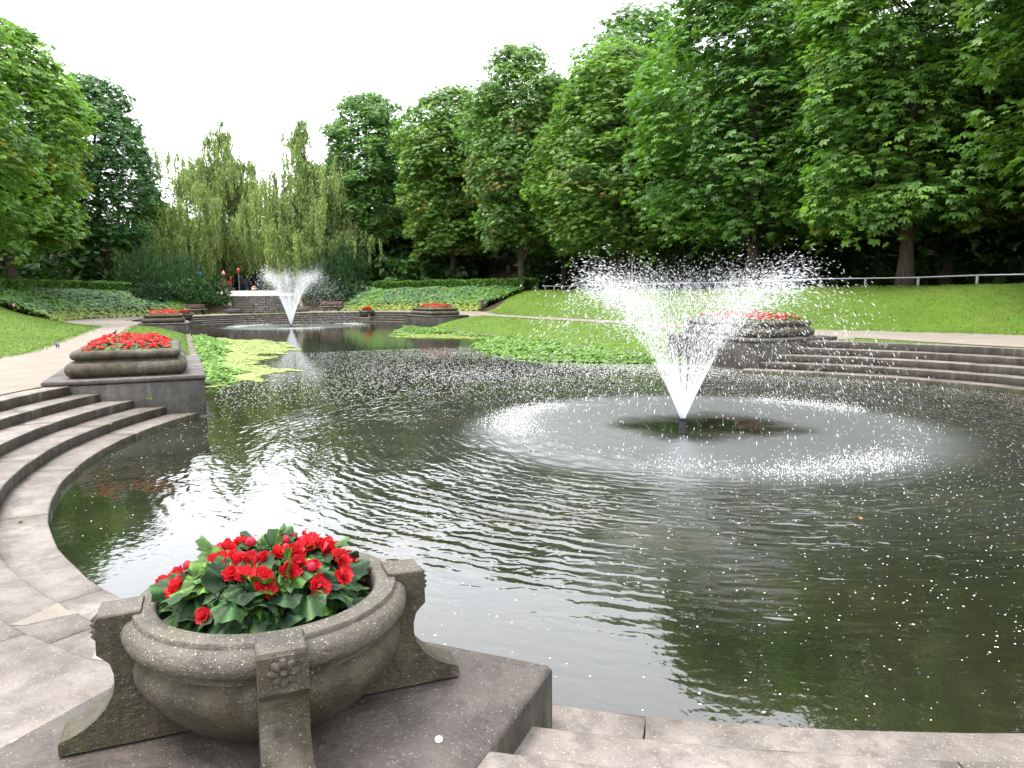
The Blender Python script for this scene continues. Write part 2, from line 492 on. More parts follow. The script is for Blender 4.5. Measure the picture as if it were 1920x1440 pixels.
# ------------------------------------------------------------------ the lie of the land
RW = 8.75                      # water edge of both round basins
FC = 47.0                      # second basin centre, along +Y
def terr(x): return .70 + .12 * sstep(-8, 9, x)
def bank_sd(x, y):
    a = np.hypot(x, y) - 16.0
    b = np.hypot(x, y - FC) - 14.6
    c = np.where(x < 0, -x - 11.4, x - 12.6)
    c = np.where((y < 0) | (y > FC), 50, c)
    k = 3.0
    def smin(p, q):
        h = np.clip(.5 + .5 * (q - p) / k, 0, 1)
        return q * (1 - h) + p * h - k * h * (1 - h)
    return smin(smin(a, b), c)
def plateau(y): return 2.38 + .15 * sstep(20, 55, y)
def at(px, depth):
    d = np.array((math.sin(TH), math.cos(TH))) * depth + np.array((math.cos(TH), -math.sin(TH))) * depth * (px - 960) / 1400
    return np.array((-7.4826, -9.9686)) + d
WS0 = at(934, 80); WSD = norm(at(968, 96) - WS0)
def ground_h(x, y):
    x = np.asarray(x, float); y = np.asarray(y, float)
    s = bank_sd(x, y)
    T = terr(x)
    bw = 1 + .45 * (x < 0) * (1 - sstep(34, 46, y))          # the left lawn rises more gently
    h = T + (plateau(y) - T) * (sstep(-.4, 5.4, s / bw) * .8 + .2 * np.clip(s / bw / 5.0, 0, 1))
    h = h + np.where(s > .5, (fbm(x * .35, y * .35, 3) - .5) * .16 * sstep(.5, 3, s), 0)
    # wooded rise behind the right-hand trees, carrying the brown steps
    t_ = (x - WS0[0]) * WSD[0] + (y - WS0[1]) * WSD[1]; l_ = np.abs((x - WS0[0]) * WSD[1] - (y - WS0[1]) * WSD[0])
    h = h + .29 * np.clip(t_, 0, 15) * sstep(8, 11, s) * (1 - sstep(14, 30, l_)) - .25 * (l_ < 2.4) * (t_ > 0) * (s > 8) * (t_ < 40)
    h = h + 4.5 * sstep(22, 40, s) * sstep(13, 26, np.abs(x + 2))
    # cut for the far stairs and paved street beyond
    cut = (1 - sstep(3.1, 3.9, np.abs(x))) * sstep(60.5, 61.5, y)
    ramp_h = np.interp(y, [0, 62.9, 66.6, 75, 85, 400], [.72, .72, 2.2, 2.84, 2.95, 2.95]) - .06
    h = h * (1 - cut) + ramp_h * cut
    st = sstep(66, 70, y) * (1 - sstep(9, 14, np.abs(x + 2))) * (1 - cut)
    h = h * (1 - st) + np.maximum(np.interp(y, [60, 66.6, 75, 85, 400], [2.3, 2.3, 2.84, 2.95, 2.95]) - .06, 0) * st
    # pool and the room for the steps
    r1 = np.hypot(x, y); r2 = np.hypot(x, y - FC)
    basin = np.minimum(r1, r2)
    inchan = (y > 0) & (y < FC)
    ax = np.abs(x)
    inner = np.where(x < 0, 9.7, 10.7)
    slope = np.clip((ax - 7.1) / (inner - 7.1), 0, 1)
    chan_h = .1 + (T - .1) * (1 - (1 - slope) ** 1.6)
    h = np.where(inchan & (ax < inner), np.minimum(h, chan_h), h)
    h = np.where(inchan & (ax < 7.05), -.6, h)
    near_pl = np.exp(-((np.arctan2(y, x) + 2.39) / .22) ** 4) * (r1 < 14)
    h = np.where(basin < 10.75 + .5 * near_pl, np.minimum(h, -.5), h)
    return h

def grid_coords(lo, hi, core_lo, core_hi, d, dmax):
    c = list(np.arange(core_lo, core_hi + 1e-6, d))
    s = d
    x = c[-1]
    while x < hi:
        s = min(s * 1.15, dmax); x += s; c.append(x)
    s = d; x = c[0]; pre = []
    while x > lo:
        s = min(s * 1.15, dmax); x -= s; pre.append(x)
    return np.array(pre[::-1] + c)
def grid_mesh(xs, ys):
    X, Y = np.meshgrid(xs, ys)
    nx, ny = len(xs), len(ys)
    i = np.arange(nx * ny).reshape(ny, nx)
    F = np.stack([i[:-1, :-1], i[:-1, 1:], i[1:, 1:], i[1:, :-1]], -1).reshape(-1, 4)
    return X.ravel(), Y.ravel(), F

gx, gy, gf = grid_mesh(grid_coords(-600, 600, -25, 25, .34, 60), grid_coords(-500, 800, -14, 72, .34, 60))
gz = ground_h(gx, gy)
gs = bank_sd(gx, gy)
fc = gs[gf].mean(1)
fx = gx[gf].mean(1); fy = gy[gf].mean(1)
def bed_edge(x, y):      # >0 where the planted bed is
    e = np.where(x < 0, y - (36.5 + np.clip(-x - 11.9, 0, 9) * 1.5), y - (42.0 + np.clip(x - 12.9, 0, 9) * .9))
    return e
soilface = (fc > 5.5) | ((fc > .25) & (bed_edge(fx, fy) > 1.2))
mi = np.where(soilface, 1, 0)
g = link('ground', mesh_np('ground', np.c_[gx, gy, gz], [gf], [M['lawn'], M['soil']], True, mi=mi))
tag(g, 'mown green lawn sloping round the sunken pool', None, kind='structure')

# sandy path round the basins and along the channel
def ribbon(name, A, B, n, mat, lift=.014, label=None):
    A = np.asarray(A, float); B = np.asarray(B, float)
    t = np.linspace(0, 1, n)[None, :, None]
    P = (A[:, None] * (1 - t) + B[:, None] * t).reshape(-1, 2)
    z = ground_h(P[:, 0], P[:, 1]) + lift
    i = np.arange(len(P)).reshape(len(A), n)
    F = np.stack([i[:-1, :-1], i[:-1, 1:], i[1:, 1:], i[1:, :-1]], -1).reshape(-1, 4)
    o = link(name, mesh_np(name, np.c_[P, z], [F], mat, True))
    return o
def wob(n, seed, amp=.09, f=.9):
    t = np.arange(n) * .25
    return (fbm(t * f, t * 0 + seed, seed) - .5) * 2 * amp + (vnoise(t * 6, t * 0, seed) - .5) * .06
def arc_pts(cx, cy, r, a0, a1, n, seed, amp):
    a = np.linspace(a0, a1, n); rr = r + wob(n, seed, amp)
    return np.c_[cx + rr * np.cos(a), cy + rr * np.sin(a)]
def foot(x_side, y):     # outer edge of the path: where the bank starts
    out = []
    for yy in y:
        xs = np.linspace(9.2, 18, 450) * x_side
        s = bank_sd(xs, np.full_like(xs, yy))
        k = np.argmax(s > -.05)
        out.append(xs[k])
    return np.array(out)
for side, nm, inn in ((-1, 'path', 9.7), (1, 'path', 10.7)):
    y = np.arange(-13, 58, .25)
    def inner_x(yy):
        v = np.full_like(yy, inn)
        for cy in (0, FC):
            d = np.abs(yy - cy)
            v = np.maximum(v, np.where(d < 10.86, np.sqrt(np.clip(10.86 ** 2 - d ** 2, 0, None)), 0))
        pl0 = 4.95 if side < 0 else 6.0
        v = np.where((yy > pl0) & (yy < 10.2) | (yy > 36) & (yy < 41.6), np.where(side < 0, 9.62, 9.92), v)
        v = np.where(yy < 0, np.sqrt(np.clip(10.86 ** 2 - yy ** 2, 0, None)), v)
        v = np.where(yy > FC, np.sqrt(np.clip(10.86 ** 2 - (yy - FC) ** 2, 0, None)), v)
        return v
    yc = np.clip(y, -10.8, 57.8)
    A = np.c_[side * (inner_x(yc) + np.where((y > 10) & (y < 36), wob(len(y), 3 + side, .06), 0)), yc]
    yo = y.copy()
    bx = np.where((y > -13), foot(side, np.clip(y, 0, FC)), 0)
    ang0 = np.abs(bx)
    # beyond the centres the outer edge follows the circles
    ox = np.where(y < 0, np.sqrt(np.clip(16.0 ** 2 - (y * 16 / 13.2) ** 2, 0.01, None)), np.where(y > FC, np.sqrt(np.clip(14.6 ** 2 - ((y - FC) * 14.6 / 11) ** 2, .01, None)), ang0))
    oy = np.where(y < 0, y * 16 / 13.2, np.where(y > FC, FC + (y - FC) * 14.6 / 11, y))
    B = np.c_[side * (ox + wob(len(y), 8 + side, .13)), oy]
    p = ribbon(nm, A, B, 14, M['path'])
    tag(p, ['pale sand path along the lawn and square planters on the near bank', 'pale sand path below the railed lawn bank'][side > 0], kind='structure')

# ------------------------------------------------------------------ stone steps round the basins
EDGES = [8.75, 9.2, 9.65, 10.1, 10.5, 10.95]
ZS = [.09, .24, .39, .54, .70]
def zsc(a):      # the terrace climbs slightly towards +X
    return 1 + .17 * sstep(-8, 9, 10 * np.cos(a))
def swell(a, cy):      # the near ring is not a perfect circle
    return .25 * math.exp(-((math.degrees(a) % 360 - 208) / 27) ** 2) if cy == 0 else 0.0
def arc_block(r0, r1, z0, ztop, a0, a1, cy, seed, lip=0.0):
    """one stone of a curved step: annular sector with worn edges"""
    n = max(3, int((a1 - a0) * r0 / .28) + 1)
    g = .0045 / r0
    an = np.linspace(a0 + g, a1 - g, n)
    b = .018
    prof = lambda zt, j: [(r0, z0), (r0 + j[0], zt - b * 1.2), (r0 + b * .35 + j[0], zt - b * .35), (r0 + b * 1.3, zt + j[1] * .3), (r1, zt), (r1, z0)]
    V = []; k = 6
    rg = np.random.default_rng(seed)
    for i, a in enumerate(an):
        zt = ztop * zsc(a)
        e = 0.012 if i in (0, n - 1) else 0
        j = rg.normal(0, .004, 2)
        sw = swell(a, cy)
        for (r, z) in prof(zt - e * .5, j): V.append(((r + sw) * math.cos(a), cy + (r + sw) * math.sin(a), z))
    F = []; mi = []
    for i in range(n - 1):
        for q in range(k):
            q2 = (q + 1) % k
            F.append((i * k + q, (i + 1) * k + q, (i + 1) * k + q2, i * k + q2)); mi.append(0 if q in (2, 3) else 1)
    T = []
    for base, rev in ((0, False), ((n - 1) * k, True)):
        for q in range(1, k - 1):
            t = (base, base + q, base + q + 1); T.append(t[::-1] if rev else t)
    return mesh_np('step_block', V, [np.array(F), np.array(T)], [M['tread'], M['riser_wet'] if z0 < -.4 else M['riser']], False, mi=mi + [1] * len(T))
def step_ring(name, cy, spans, label, seed, zmul=1.0):
    e = tag(empty(name, (0, 0, 0)), label, kind='structure')
    rg = random.Random(seed)
    for lvl in range(5):
        r0, r1 = EDGES[lvl], EDGES[lvl + 1] + (.06 if lvl < 4 else 0)
        if lvl == 2 and cy == 0: r1 = 11.3
        for a0, a1 in spans(lvl, r0):
            a = a0
            while a < a1 - .01:
                L = rg.uniform(1.7, 2.6) / r0
                b = a + L
                if a1 - b < .8 / r0: b = a1
                z0 = -.5 if lvl == 0 else ZS[lvl] - .3
                link('step_block', arc_block(r0, r1, z0, ZS[lvl] * zmul, a, b, cy, rg.randint(0, 10 ** 6)), e)
                a = b
    return e
BA = math.atan2(-6.69, -7.19) + 2 * PI       # direction of the round bowl plinth
def near_spans(l, r0):
    aL = PI - math.asin(4.90 / r0); aR = 2 * PI + math.asin(5.95 / r0)
    if l >= 3:
        h = .9 / r0
        return [(aL, BA - h - .13), (BA + h + .1, aR)]
    return [(aL, aR)]
step_ring('basin_steps', 0, near_spans, 'curved concrete steps ringing the near round basin with the large fountain', 11)
def far_spans(l, r0):
    a = -math.asin(5.45 / r0)
    return [(a, PI - a)]
step_ring('basin_steps', FC, far_spans, 'curved concrete steps ringing the far round basin below the staircase', 12)
# pale mortar repair on the lowest step
mv = [(-8.53, -4.78), (-8.39, -4.64), (-8.31, -4.52), (-8.25, -4.66), (-8.15, -4.77), (-8.27, -4.78), (-8.45, -4.83)]
mv = np.array([(x, y) for x, y in mv])

# ------------------------------------------------------------------ plinths of the four long planters
def plinth(name, x0, x1, y0, y1, ztop, label):
    e = tag(empty(name, ((x0 + x1) / 2, (y0 + y1) / 2, 0)), label, 'plinth', 'plinths at the channel corners')
    cx, cy = 0, 0
    w, d = x1 - x0, y1 - y0
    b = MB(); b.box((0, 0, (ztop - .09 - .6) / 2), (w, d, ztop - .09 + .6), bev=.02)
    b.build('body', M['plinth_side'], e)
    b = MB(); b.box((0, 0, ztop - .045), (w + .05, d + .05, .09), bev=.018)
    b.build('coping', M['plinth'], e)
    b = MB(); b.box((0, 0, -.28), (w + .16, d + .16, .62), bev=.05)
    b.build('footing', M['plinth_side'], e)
    return e
PLN = [(-9.7, -7.12, 4.95, 10.0, .785, 'long dark concrete plinth at the head of the left curved steps'),
       (7.0, 9.9, 6.0, 10.2, .90, 'concrete plinth behind the big fountain at the end of the right steps'),
       (-9.6, -7.0, 36.3, 41.5, .785, 'far left concrete plinth where the path bends to the far basin'),
       (7.05, 9.9, 36.2, 41.5, .88, 'far right concrete plinth beyond the green channel bank')]
for a in PLN: plinth('planter_plinth', *a)

def rrect(hx, hy, r, k=5):
    P = []
    for cx, cy, a0 in ((hx - r, hy - r, 0), (-hx + r, hy - r, PI / 2), (-hx + r, -hy + r, PI), (hx - r, -hy + r, 3 * PI / 2)):
        for i in range(k + 1):
            a = a0 + PI / 2 * i / k
            P.append((cx + r * math.cos(a), cy + r * math.sin(a), math.cos(a), math.sin(a)))
    return P
def arcp(cx, cz, r, a0, a1, n): return [(cx + r * math.cos(R_(a0 + (a1 - a0) * i / n)), cz + r * math.sin(R_(a0 + (a1 - a0) * i / n))) for i in range(n + 1)]
def long_planter(x0, x1, y0, y1, z, label):
    e = tag(empty('long_planter', ((x0 + x1) / 2, (y0 + y1) / 2, z)), label, 'planter', 'long moulded stone planters')
    hx, hy = (x1 - x0) / 2 - .1, (y1 - y0) / 2 - .1
    # lower bulge
    prof = [(-.2, 0.003), (.02, .003)] + arcp(-.03, .14, .13, -75, 80, 9) + [(-.06, .285), (-.2, .285)]
    b = MB(); fr = [(np.array((px, py, 0)), np.array((nx, ny, 0)), np.array((0, 0, 1.))) for px, py, nx, ny in rrect(hx, hy, .16)]
    b.sweep(prof, fr, closed=True, closed_prof=False); b.build('base_moulding', M['planter'], e, True)
    prof = [(-.2, .28), (-.085, .283), (-.085, .315)] + arcp(-.08, .395, .078, -80, 90, 8) + [(-.30, .475), (-.33, .45), (-.34, .36)]
    b = MB(); b.sweep(prof, fr, closed=True, closed_prof=False); b.build('rim', M['planter'], e, True)
    b = MB(); b.box((0, 0, .2), (hx * 2 - .5, hy * 2 - .5, .4)); b.build('soil', M['soil_dark'], e)
    return e
long_planter(-9.42, -7.4, 5.1, 8.9, .789, 'long moulded stone planter beside the near sand path')
long_planter(7.3, 9.4, 6.2, 10.0, .904, 'moulded stone planter seen through the big fountain spray')
long_planter(-9.45, -7.2, 36.5, 40.8, .789, 'far left moulded stone planter where the path meets the far steps')
long_planter(7.25, 9.4, 36.4, 40.8, .884, 'far right moulded stone planter above the sunny channel bank')

# ------------------------------------------------------------------ round bowls on four scrolled legs
def square_block(name, cx, cy, half, rz, z0, z1, label):
    e = tag(empty(name, (cx, cy, 0), rz), label, 'plinth', 'square plinths under the round bowls')
    b = MB(); b.box((0, 0, (z0 + z1) / 2), (half * 2, half * 2, z1 - z0), bev=.02)
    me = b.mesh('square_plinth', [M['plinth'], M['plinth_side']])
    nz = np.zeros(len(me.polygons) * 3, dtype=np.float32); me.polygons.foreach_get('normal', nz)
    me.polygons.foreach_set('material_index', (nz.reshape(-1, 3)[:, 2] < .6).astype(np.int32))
    link('block', me, e)
    return e
bowl_meshes = {}
def round_bowl(cx, cy, rz, z, label, hz=.54, sc=1.0):
    e = tag(empty('flower_bowl', (cx, cy, z), rz), label, 'planter', 'round stone bowls on four legs')
    if not bowl_meshes:
        b = MB()
        b.lathe([(.28, .0), (.33, .03), (.43, .11), (.51, .20), (.548, .275), (.552, .315), (.54, .345), (.515, .368), (.49, .38)], k=72)
        bowl_meshes['body'] = b.mesh('body', M['planter'], True)
        b = MB()
        b.lathe([(.49, .372), (.52, .37), (.525, .392)] + [(p[0], p[1]) for p in arcp(.524, .462, .06, -70, 75, 9)] + [(.538, .535), (.534, .541), (.462, .545), (.45, .535), (.445, .46), (.44, .42)], k=72)
        bowl_meshes['rim'] = b.mesh('rim', M['planter_top'], True); bowl_meshes['rim'].set_sharp_from_angle(angle=R_(50))
        # leg outline in (radius, height)
        out = [(.50, .555), (.655, .55), (.664, .535), (.667, .40), (.64, .375), (.622, .355)]
        out += [(.61, .31), (.61, .262), (.622, .215), (.648, .17), (.685, .13), (.73, .097), (.778, .074), (.815, .062), (.824, .052), (.824, .005)]
        out += [(.28, .005), (.33, .10), (.43, .19), (.485, .28), (.49, .36), (.47, .42)]
        b = MB()
        hw = .088
        prof = np.array(out)
        fr = [(np.array((0, s, 0)), np.array((1., 0, 0)), np.array((0, 0, 1.))) for s in (hw, hw - .008, -hw + .008, -hw)]
        k = len(prof)
        cen = prof.mean(0)
        V = []
        for i, (o, X, Y) in enumerate(fr):
            q = prof + (cen - prof) * (.018 if i in (0, 3) else 0)
            V.append(np.c_[q[:, 0], np.full(k, o[1]), q[:, 1]])
        V = np.concatenate(V)
        F = [(i * k + j, i * k + (j + 1) % k, (i + 1) * k + (j + 1) % k, (i + 1) * k + j) for i in range(3) for j in range(k)]
        me = bpy.data.meshes.new('leg')
        me.from_pydata([tuple(v) for v in V], [], F + [tuple(range(k))[::-1], tuple(range(3 * k, 4 * k))])
        me.materials.append(M['planter']); me.materials.append(M['planter_top'])
        me.polygons[k + 0].material_index = 1
        bowl_meshes['leg'] = me
        b = MB()                      # rosette: eight petals round a boss, on the outer face of the leg block
        for i in range(8):
            a = 2 * PI * i / 8
            ca, sa = math.cos(a), math.sin(a)
            L, w = .052, .0195
            ring = [(.006, 0), (.03, w), (L, w * .6), (L + .006, 0), (L, -w * .6), (.03, -w)]
            V = [(0.0, p * ca - q * sa, p * sa + q * ca) for p, q in ring] + [(.024, .034 * ca, .034 * sa)]
            b.add(V, (), [(j, (j + 1) % 6, 6) for j in range(6)])
        b.lathe([(.016, 0), (.014, .012), (.007, .018), (0.001, .02)], k=10)
        V = b.v[-1]; b.v[-1] = np.c_[V[:, 2], V[:, 0], V[:, 1]]
        bowl_meshes['rosette'] = b.mesh('rosette', M['planter'], False)
        b = MB(); n = 40
        rr = np.linspace(0.02, .445, 7)
        V = []
        for r in rr:
            for i in range(n):
                a = 2 * PI * i / n
                V.append((r * math.cos(a), r * math.sin(a), .455 + .02 * (1 - (r / .445) ** 2) + random.uniform(-.006, .006)))
        F = [(i * n + j, i * n + (j + 1) % n, (i + 1) * n + (j + 1) % n, (i + 1) * n + j) for i in range(6) for j in range(n)]
        b.add(V, F); b.add([(.02 * math.cos(2 * PI * i / n), .02 * math.sin(2 * PI * i / n), .476) for i in range(n)] + [(0, 0, .477)], (), [(i, (i + 1) % n, n) for i in range(n)])
        bowl_meshes['soil'] = b.mesh('soil', M['soil_dark'], True)
    for nme in ('body', 'rim', 'soil'): link(nme, bowl_meshes[nme], e)
    for i in range(4):
        l = link('leg', bowl_meshes['leg'], e, rz=PI / 2 * i)
        link('rosette', bowl_meshes['rosette'], l, loc=(.668, 0, .475))
    return e
PA = math.atan2(-6.69, -7.19)
square_block('bowl_plinth', -7.22, -6.84, .925, PA, -.5, .405, 'square concrete plinth under the big flower bowl nearest the pool edge')
round_bowl(-7.19, -6.69, R_(-2.5), .407, 'large round stone bowl of red begonias standing on the near plinth')
for sx, lb in ((1, 'right'), (-1, 'left')):
    a = math.atan2(6.69, sx * 7.19)
    square_block('bowl_plinth', sx * 7.19, FC + 6.69, .93, a, -.5, .40, ['small far plinth in the steps near the left bench', 'small far plinth in the steps near the right bench'][sx > 0])
    round_bowl(sx * 7.19, FC + 6.69, R_(2.5), .402, ['small far stone bowl of red flowers beside the left bench', 'small far stone bowl of red flowers below the right bench'][sx > 0])

# ------------------------------------------------------------------ channel kerbs
for sx in (-1, 1):
    e = tag(empty('channel_kerb', (sx * 7.1, 23, 0)), ['low stone kerb holding the right bank of the channel', 'low stone kerb holding the left bank of the channel'][sx < 0], kind='structure')
    y = 10.1
    while y < 36:
        L = random.uniform(1.6, 2.4)
        b = MB(); b.box((0, y + L / 2 - 23, -.16), (.26, L - .012, .62 + random.uniform(-.01, .01)), bev=.015); b.build('kerb_stone', M['kerb'], e)
        y += L

# ------------------------------------------------------------------ water
wx = np.arange(-9.4, 10.61, .06)
ylist = [-9.6]; d = .06
while ylist[-1] < 57.5:
    yy = ylist[-1]
    ylist.append(yy + (.055 if yy < 9 else min(.055 + (yy - 9) * .008, .2)))
wx, wy, wf = grid_mesh(wx, np.array(ylist))
r = np.hypot(wx - .35, wy + .08); rF = np.hypot(wx, wy - FC)
n1 = fbm(wx * .55, wy * .55, 1, 3); n2 = fbm(wx * .9, wy * .9, 2, 3); n3 = fbm(wx * 1.6, wy * 1.6, 5, 2)
env = sstep(2.7, 4.0, r) * (1 - .94 * sstep(6.0, 8.9, r)) * (1 - .55 * sstep(2, 10, wy))
env = env * (.45 + 1.1 * sstep(.3, .7, fbm(wx * .6, wy * .6, 9, 2)))
n4 = fbm(wx * 1.3, wy * 1.3, 11, 2); n5 = fbm(wx * 2.6, wy * 2.6, 13, 2)
wz = .55 * env * (.0027 * np.sin(2 * PI * r / .26 + 11 * n4) * sstep(.3, .65, n3) * 1.5 + .0025 * np.sin(2 * PI * r / .19 + 12 * n5) * sstep(.3, .6, n4) * 1.4 + .0019 * np.sin(2 * PI * r / .14 + 16 * n5))
ang = np.arctan2(wy, wx)
wz += env * .0022 * np.sin(2 * PI * (r / .24 + ang * 2.2) + 8 * n3)
wz += env * .010 * (fbm(r * 6, ang * 9, 17, 2) - .5)
chop = np.exp(-((r - 3.2) / .6) ** 2)
wz += chop * .05 * (fbm(wx * 5, wy * 5, 4, 3) - .5) + chop * .02
inn = sstep(.9, 1.5, r) * (1 - sstep(2.9, 3.5, r))
wz += inn * .012 * (fbm(wx * 9, wy * 9, 6, 2) - .5)
glint = .012 * (fbm(wx * 4.5, wy * 3.5, 14, 2) - .5) * sstep(4, 8, wx) + .003 * (fbm(wx * 3.5, wy * 3.5, 15, 2) - .5) * (1 - sstep(15, 24, wy)) * (.25 + .75 * sstep(-3, 0, wy))
wz += glint + .0012 * (fbm(wx * 2, wy * 2, 16, 2) - .5)
chopF = np.exp(-((rF - 4.6) / .9) ** 2)
wz += chopF * .045 * (fbm(wx * 4, wy * 4, 24, 2) - .5) + .006 * (fbm(wx * 3, wy * 3, 25, 2) - .5) * sstep(20, 34, wy)
agit = sstep(.55, 1.75, r + .9 * (n2 - .5) + .5 * (n5 - .5)) * ((1 - sstep(3.2, 4.3, r)) * .8 + .2 * (1 - sstep(4, 7.5, r))) + .85 * (1 - sstep(4.4, 5.6, rF)) * sstep(.5, 1.5, rF)
wm = mesh_np('water', np.c_[wx, wy, wz], [wf], M['water'], True)
rpat = wm.attributes.new('ripple', 'FLOAT', 'POINT'); rpat.data.foreach_set('value', env.astype(np.float32))
agat = wm.attributes.new('agitation', 'FLOAT', 'POINT'); agat.data.foreach_set('value', agit.astype(np.float32))
tag(link('water', wm), 'dark pond water with ring ripples and reflections', kind='structure')

# ------------------------------------------------------------------ leaf machinery
def scatter(name, P, D, Nn, S, tv, tf, col, mat, tcol=None):
    """template verts tv (m,3) with x=side, y=along leaf, z=normal, placed at P with direction D and normal Nn"""
    D = norm(D); X = norm(np.cross(D, Nn)); Z = np.cross(X, D)
    S = np.asarray(S, float)
    if S.ndim == 1: S = np.repeat(S[:, None], 3, 1)
    V = P[:, None] + (X[:, None] * (tv[None, :, 0:1] * S[:, None, 0:1]) + D[:, None] * (tv[None, :, 1:2] * S[:, None, 1:2]) + Z[:, None] * (tv[None, :, 2:3] * S[:, None, 2:3]))
    n, m = V.shape[:2]
    off = (np.arange(n) * m)[:, None, None]
    Fs = [(np.asarray(f)[None] + off).reshape(-1, np.asarray(f).shape[1]) for f in tf]
    C = np.repeat(col[:, None], m, 1)
    if tcol is not None: C = C * tcol[None, :, None]
    return mesh_np(name, V.reshape(-1, 3), Fs, mat, False, C.reshape(-1, 3))

def palmate(nl=5):
    V = []; F = []
    for i in range(nl):
        a = R_((i - (nl - 1) / 2) * (210 / nl))
        L = (1.0, .95, .72)[abs(i - nl // 2)] if nl == 5 else 1.0
        w = .21 * L
        ca, sa = math.cos(a), math.sin(a)
        def pt(u, v, z): return (u * ca + v * sa, v * ca - u * sa, z)
        b = len(V)
        V += [pt(0, .03, 0), pt(-w, .6 * L, -.09), pt(0, L, -.28 * L), pt(w, .6 * L, -.09)]
        F += [(b, b + 2, b + 1), (b, b + 3, b + 2)]
    return np.array(V), [np.array(F)]
PALM = palmate(5)
TRI3 = (np.array([(0, 0, 0), (-.45, .35, -.05), (-.3, .75, -.2), (0, 1, -.3), (.3, .75, -.2), (.45, .35, -.05), (0, .5, .07)]),
        [np.array([(0, 6, 1), (1, 6, 2), (2, 6, 3), (3, 6, 4), (4, 6, 5), (5, 6, 0)])])
TRI2 = (np.array([(0, 0, 0), (-.42, .5, -.08), (0, 1, -.28), (.42, .5, -.08), (0, .5, .06)]), [np.array([(0, 4, 1), (1, 4, 2), (2, 4, 3), (3, 4, 0)])])
KITE = (np.array([(0, 0, 0), (-.3, .45, .03), (0, 1, -.1), (.3, .45, .03)]), [np.array([(0, 3, 1), (3, 2, 1)])])
SLIM = (np.array([(0, 0, 0), (-.12, .4, .02), (0, 1, -.04), (.12, .4, .02)]), [np.array([(0, 3, 1), (3, 2, 1)])])

def crown_mesh(name, seed, Rr, z0, z1, ncl, nl, size, temp, pal, lobes=.16, peak=.34, topw=.5, autumn=0.0, rc=(.75, 1.35)):
    g = np.random.default_rng(seed)
    # clumps on the crown envelope
    t = g.random(ncl * 3)
    def env(t): return np.where(t < peak, .66 + .34 * np.sin(t / peak * PI / 2), np.clip(1 - ((t - peak) / (1 - peak)) ** 2.2, 0, 1) ** topw)
    keep = g.random(len(t)) < env(t) * .95 + .08
    t = t[keep][:ncl]; n = len(t)
    az = g.random(n) * 2 * PI
    ph = g.random(4) * 6.28
    lob = 1 + lobes * np.sin(3 * az + ph[0] + 3 * t) + lobes * .7 * np.sin(5 * az + ph[1] - 5 * t) + lobes * .6 * np.sin(9 * t + ph[2] + az)
    dep = np.where(g.random(n) < .66, g.uniform(.86, 1.02, n), g.uniform(.25, .85, n))
    rad = Rr * env(t) * lob * dep
    o = np.c_[np.cos(az), np.sin(az), np.zeros(n)]
    C = o * rad[:, None]; C[:, 2] = z0 + (z1 - z0) * t + g.normal(0, .2, n)
    C[:, 2] -= .5 * (t < .2) * (rad / Rr)                         # lowest sprays droop
    ax = norm(o * (1 - t * .55)[:, None] + np.array((0, 0, 1.)) * (.35 + .8 * t)[:, None])
    r_c = g.uniform(rc[0], rc[1], n)
    # leaves on each clump: drooping dome
    k = nl
    c_i = np.repeat(np.arange(n), k)
    d = norm(g.normal(0, 1, (n * k, 3)))
    A = ax[c_i]
    dot = (d * A).sum(1, keepdims=True)
    d = np.where(dot < -.15, d - 2 * dot * A, d)
    flat = np.array((1.15, 1.15, .62))
    P = C[c_i] + d * flat * (r_c[c_i] * g.uniform(.72, 1.05, n * k))[:, None]
    dh = d * np.array((1, 1, .3)) + o[c_i] * .35
    D = norm(dh) + np.array((0, 0, -1.)) * g.uniform(.15, .75, n * k)[:, None] + g.normal(0, .28, (n * k, 3))
    Nn = norm(d * .45 + np.array((0, 0, 1.)) + o[c_i] * .25 + g.normal(0, .3, (n * k, 3)))
    S = size * g.uniform(.5, 1.35, n * k)
    base = np.array(pal)
    ci = g.choice(len(base), n, p=None)
    mixr = g.random((n * k, 1))
    col = base[ci][c_i] * (.72 + .56 * mixr)
    young = (g.random(n * k) < .10)
    col = np.where(young[:, None], col * np.array((1.45, 1.3, .9)), col)
    if autumn > 0:
        sel = ((g.random(n) < autumn * np.clip(1.1 - t * 1.6, 0, 1)))[c_i] & (g.random(n * k) < .6)
        col = np.where(sel[:, None], np.array((.17, .155, .035)) * (.6 + .7 * mixr), col)
    return scatter(name, P, D, Nn, S, temp[0], temp[1], col, M['leaf']), C

def trunk_mesh(name, seed, r, h, tips, lean=.02, nb=34):
    g = np.random.default_rng(seed)
    b = MB()
    nseg = 12
    pts = []; rr = []
    for i in range(nseg + 1):
        t = i / nseg
        pts.append((g.normal(0, .03) * h * .1 * t + lean * h * t, g.normal(0, .03) * h * .1 * t, h * t - .3 * (i == 0)))
        rr.append(r * (1.0 + .55 * math.exp(-t * h / .55)) * (1 - .82 * t))
    b.tube(pts, rr, 14)
    sel = g.choice(len(tips), min(nb, len(tips)), replace=False)
    for s in sel:
        tip = tips[s]
        zb = min(max(tip[2] - g.uniform(1.0, 3.2), h * .13), h * .9)
        f = zb / h
        k = int(f * nseg)
        base = np.array(pts[k]) + (np.array(pts[min(k + 1, nseg)]) - np.array(pts[k])) * (f * nseg - k)
        m1 = base * .6 + tip * .4 + np.array((0, 0, .35)); m2 = base * .25 + tip * .75 + np.array((0, 0, .3))
        rb = r * (1 - .82 * f) * .5
        b.tube([base, m1, m2, tip], [rb, rb * .62, rb * .35, .012], 6, caps=False)
    return b.mesh(name, M['bark'], True)

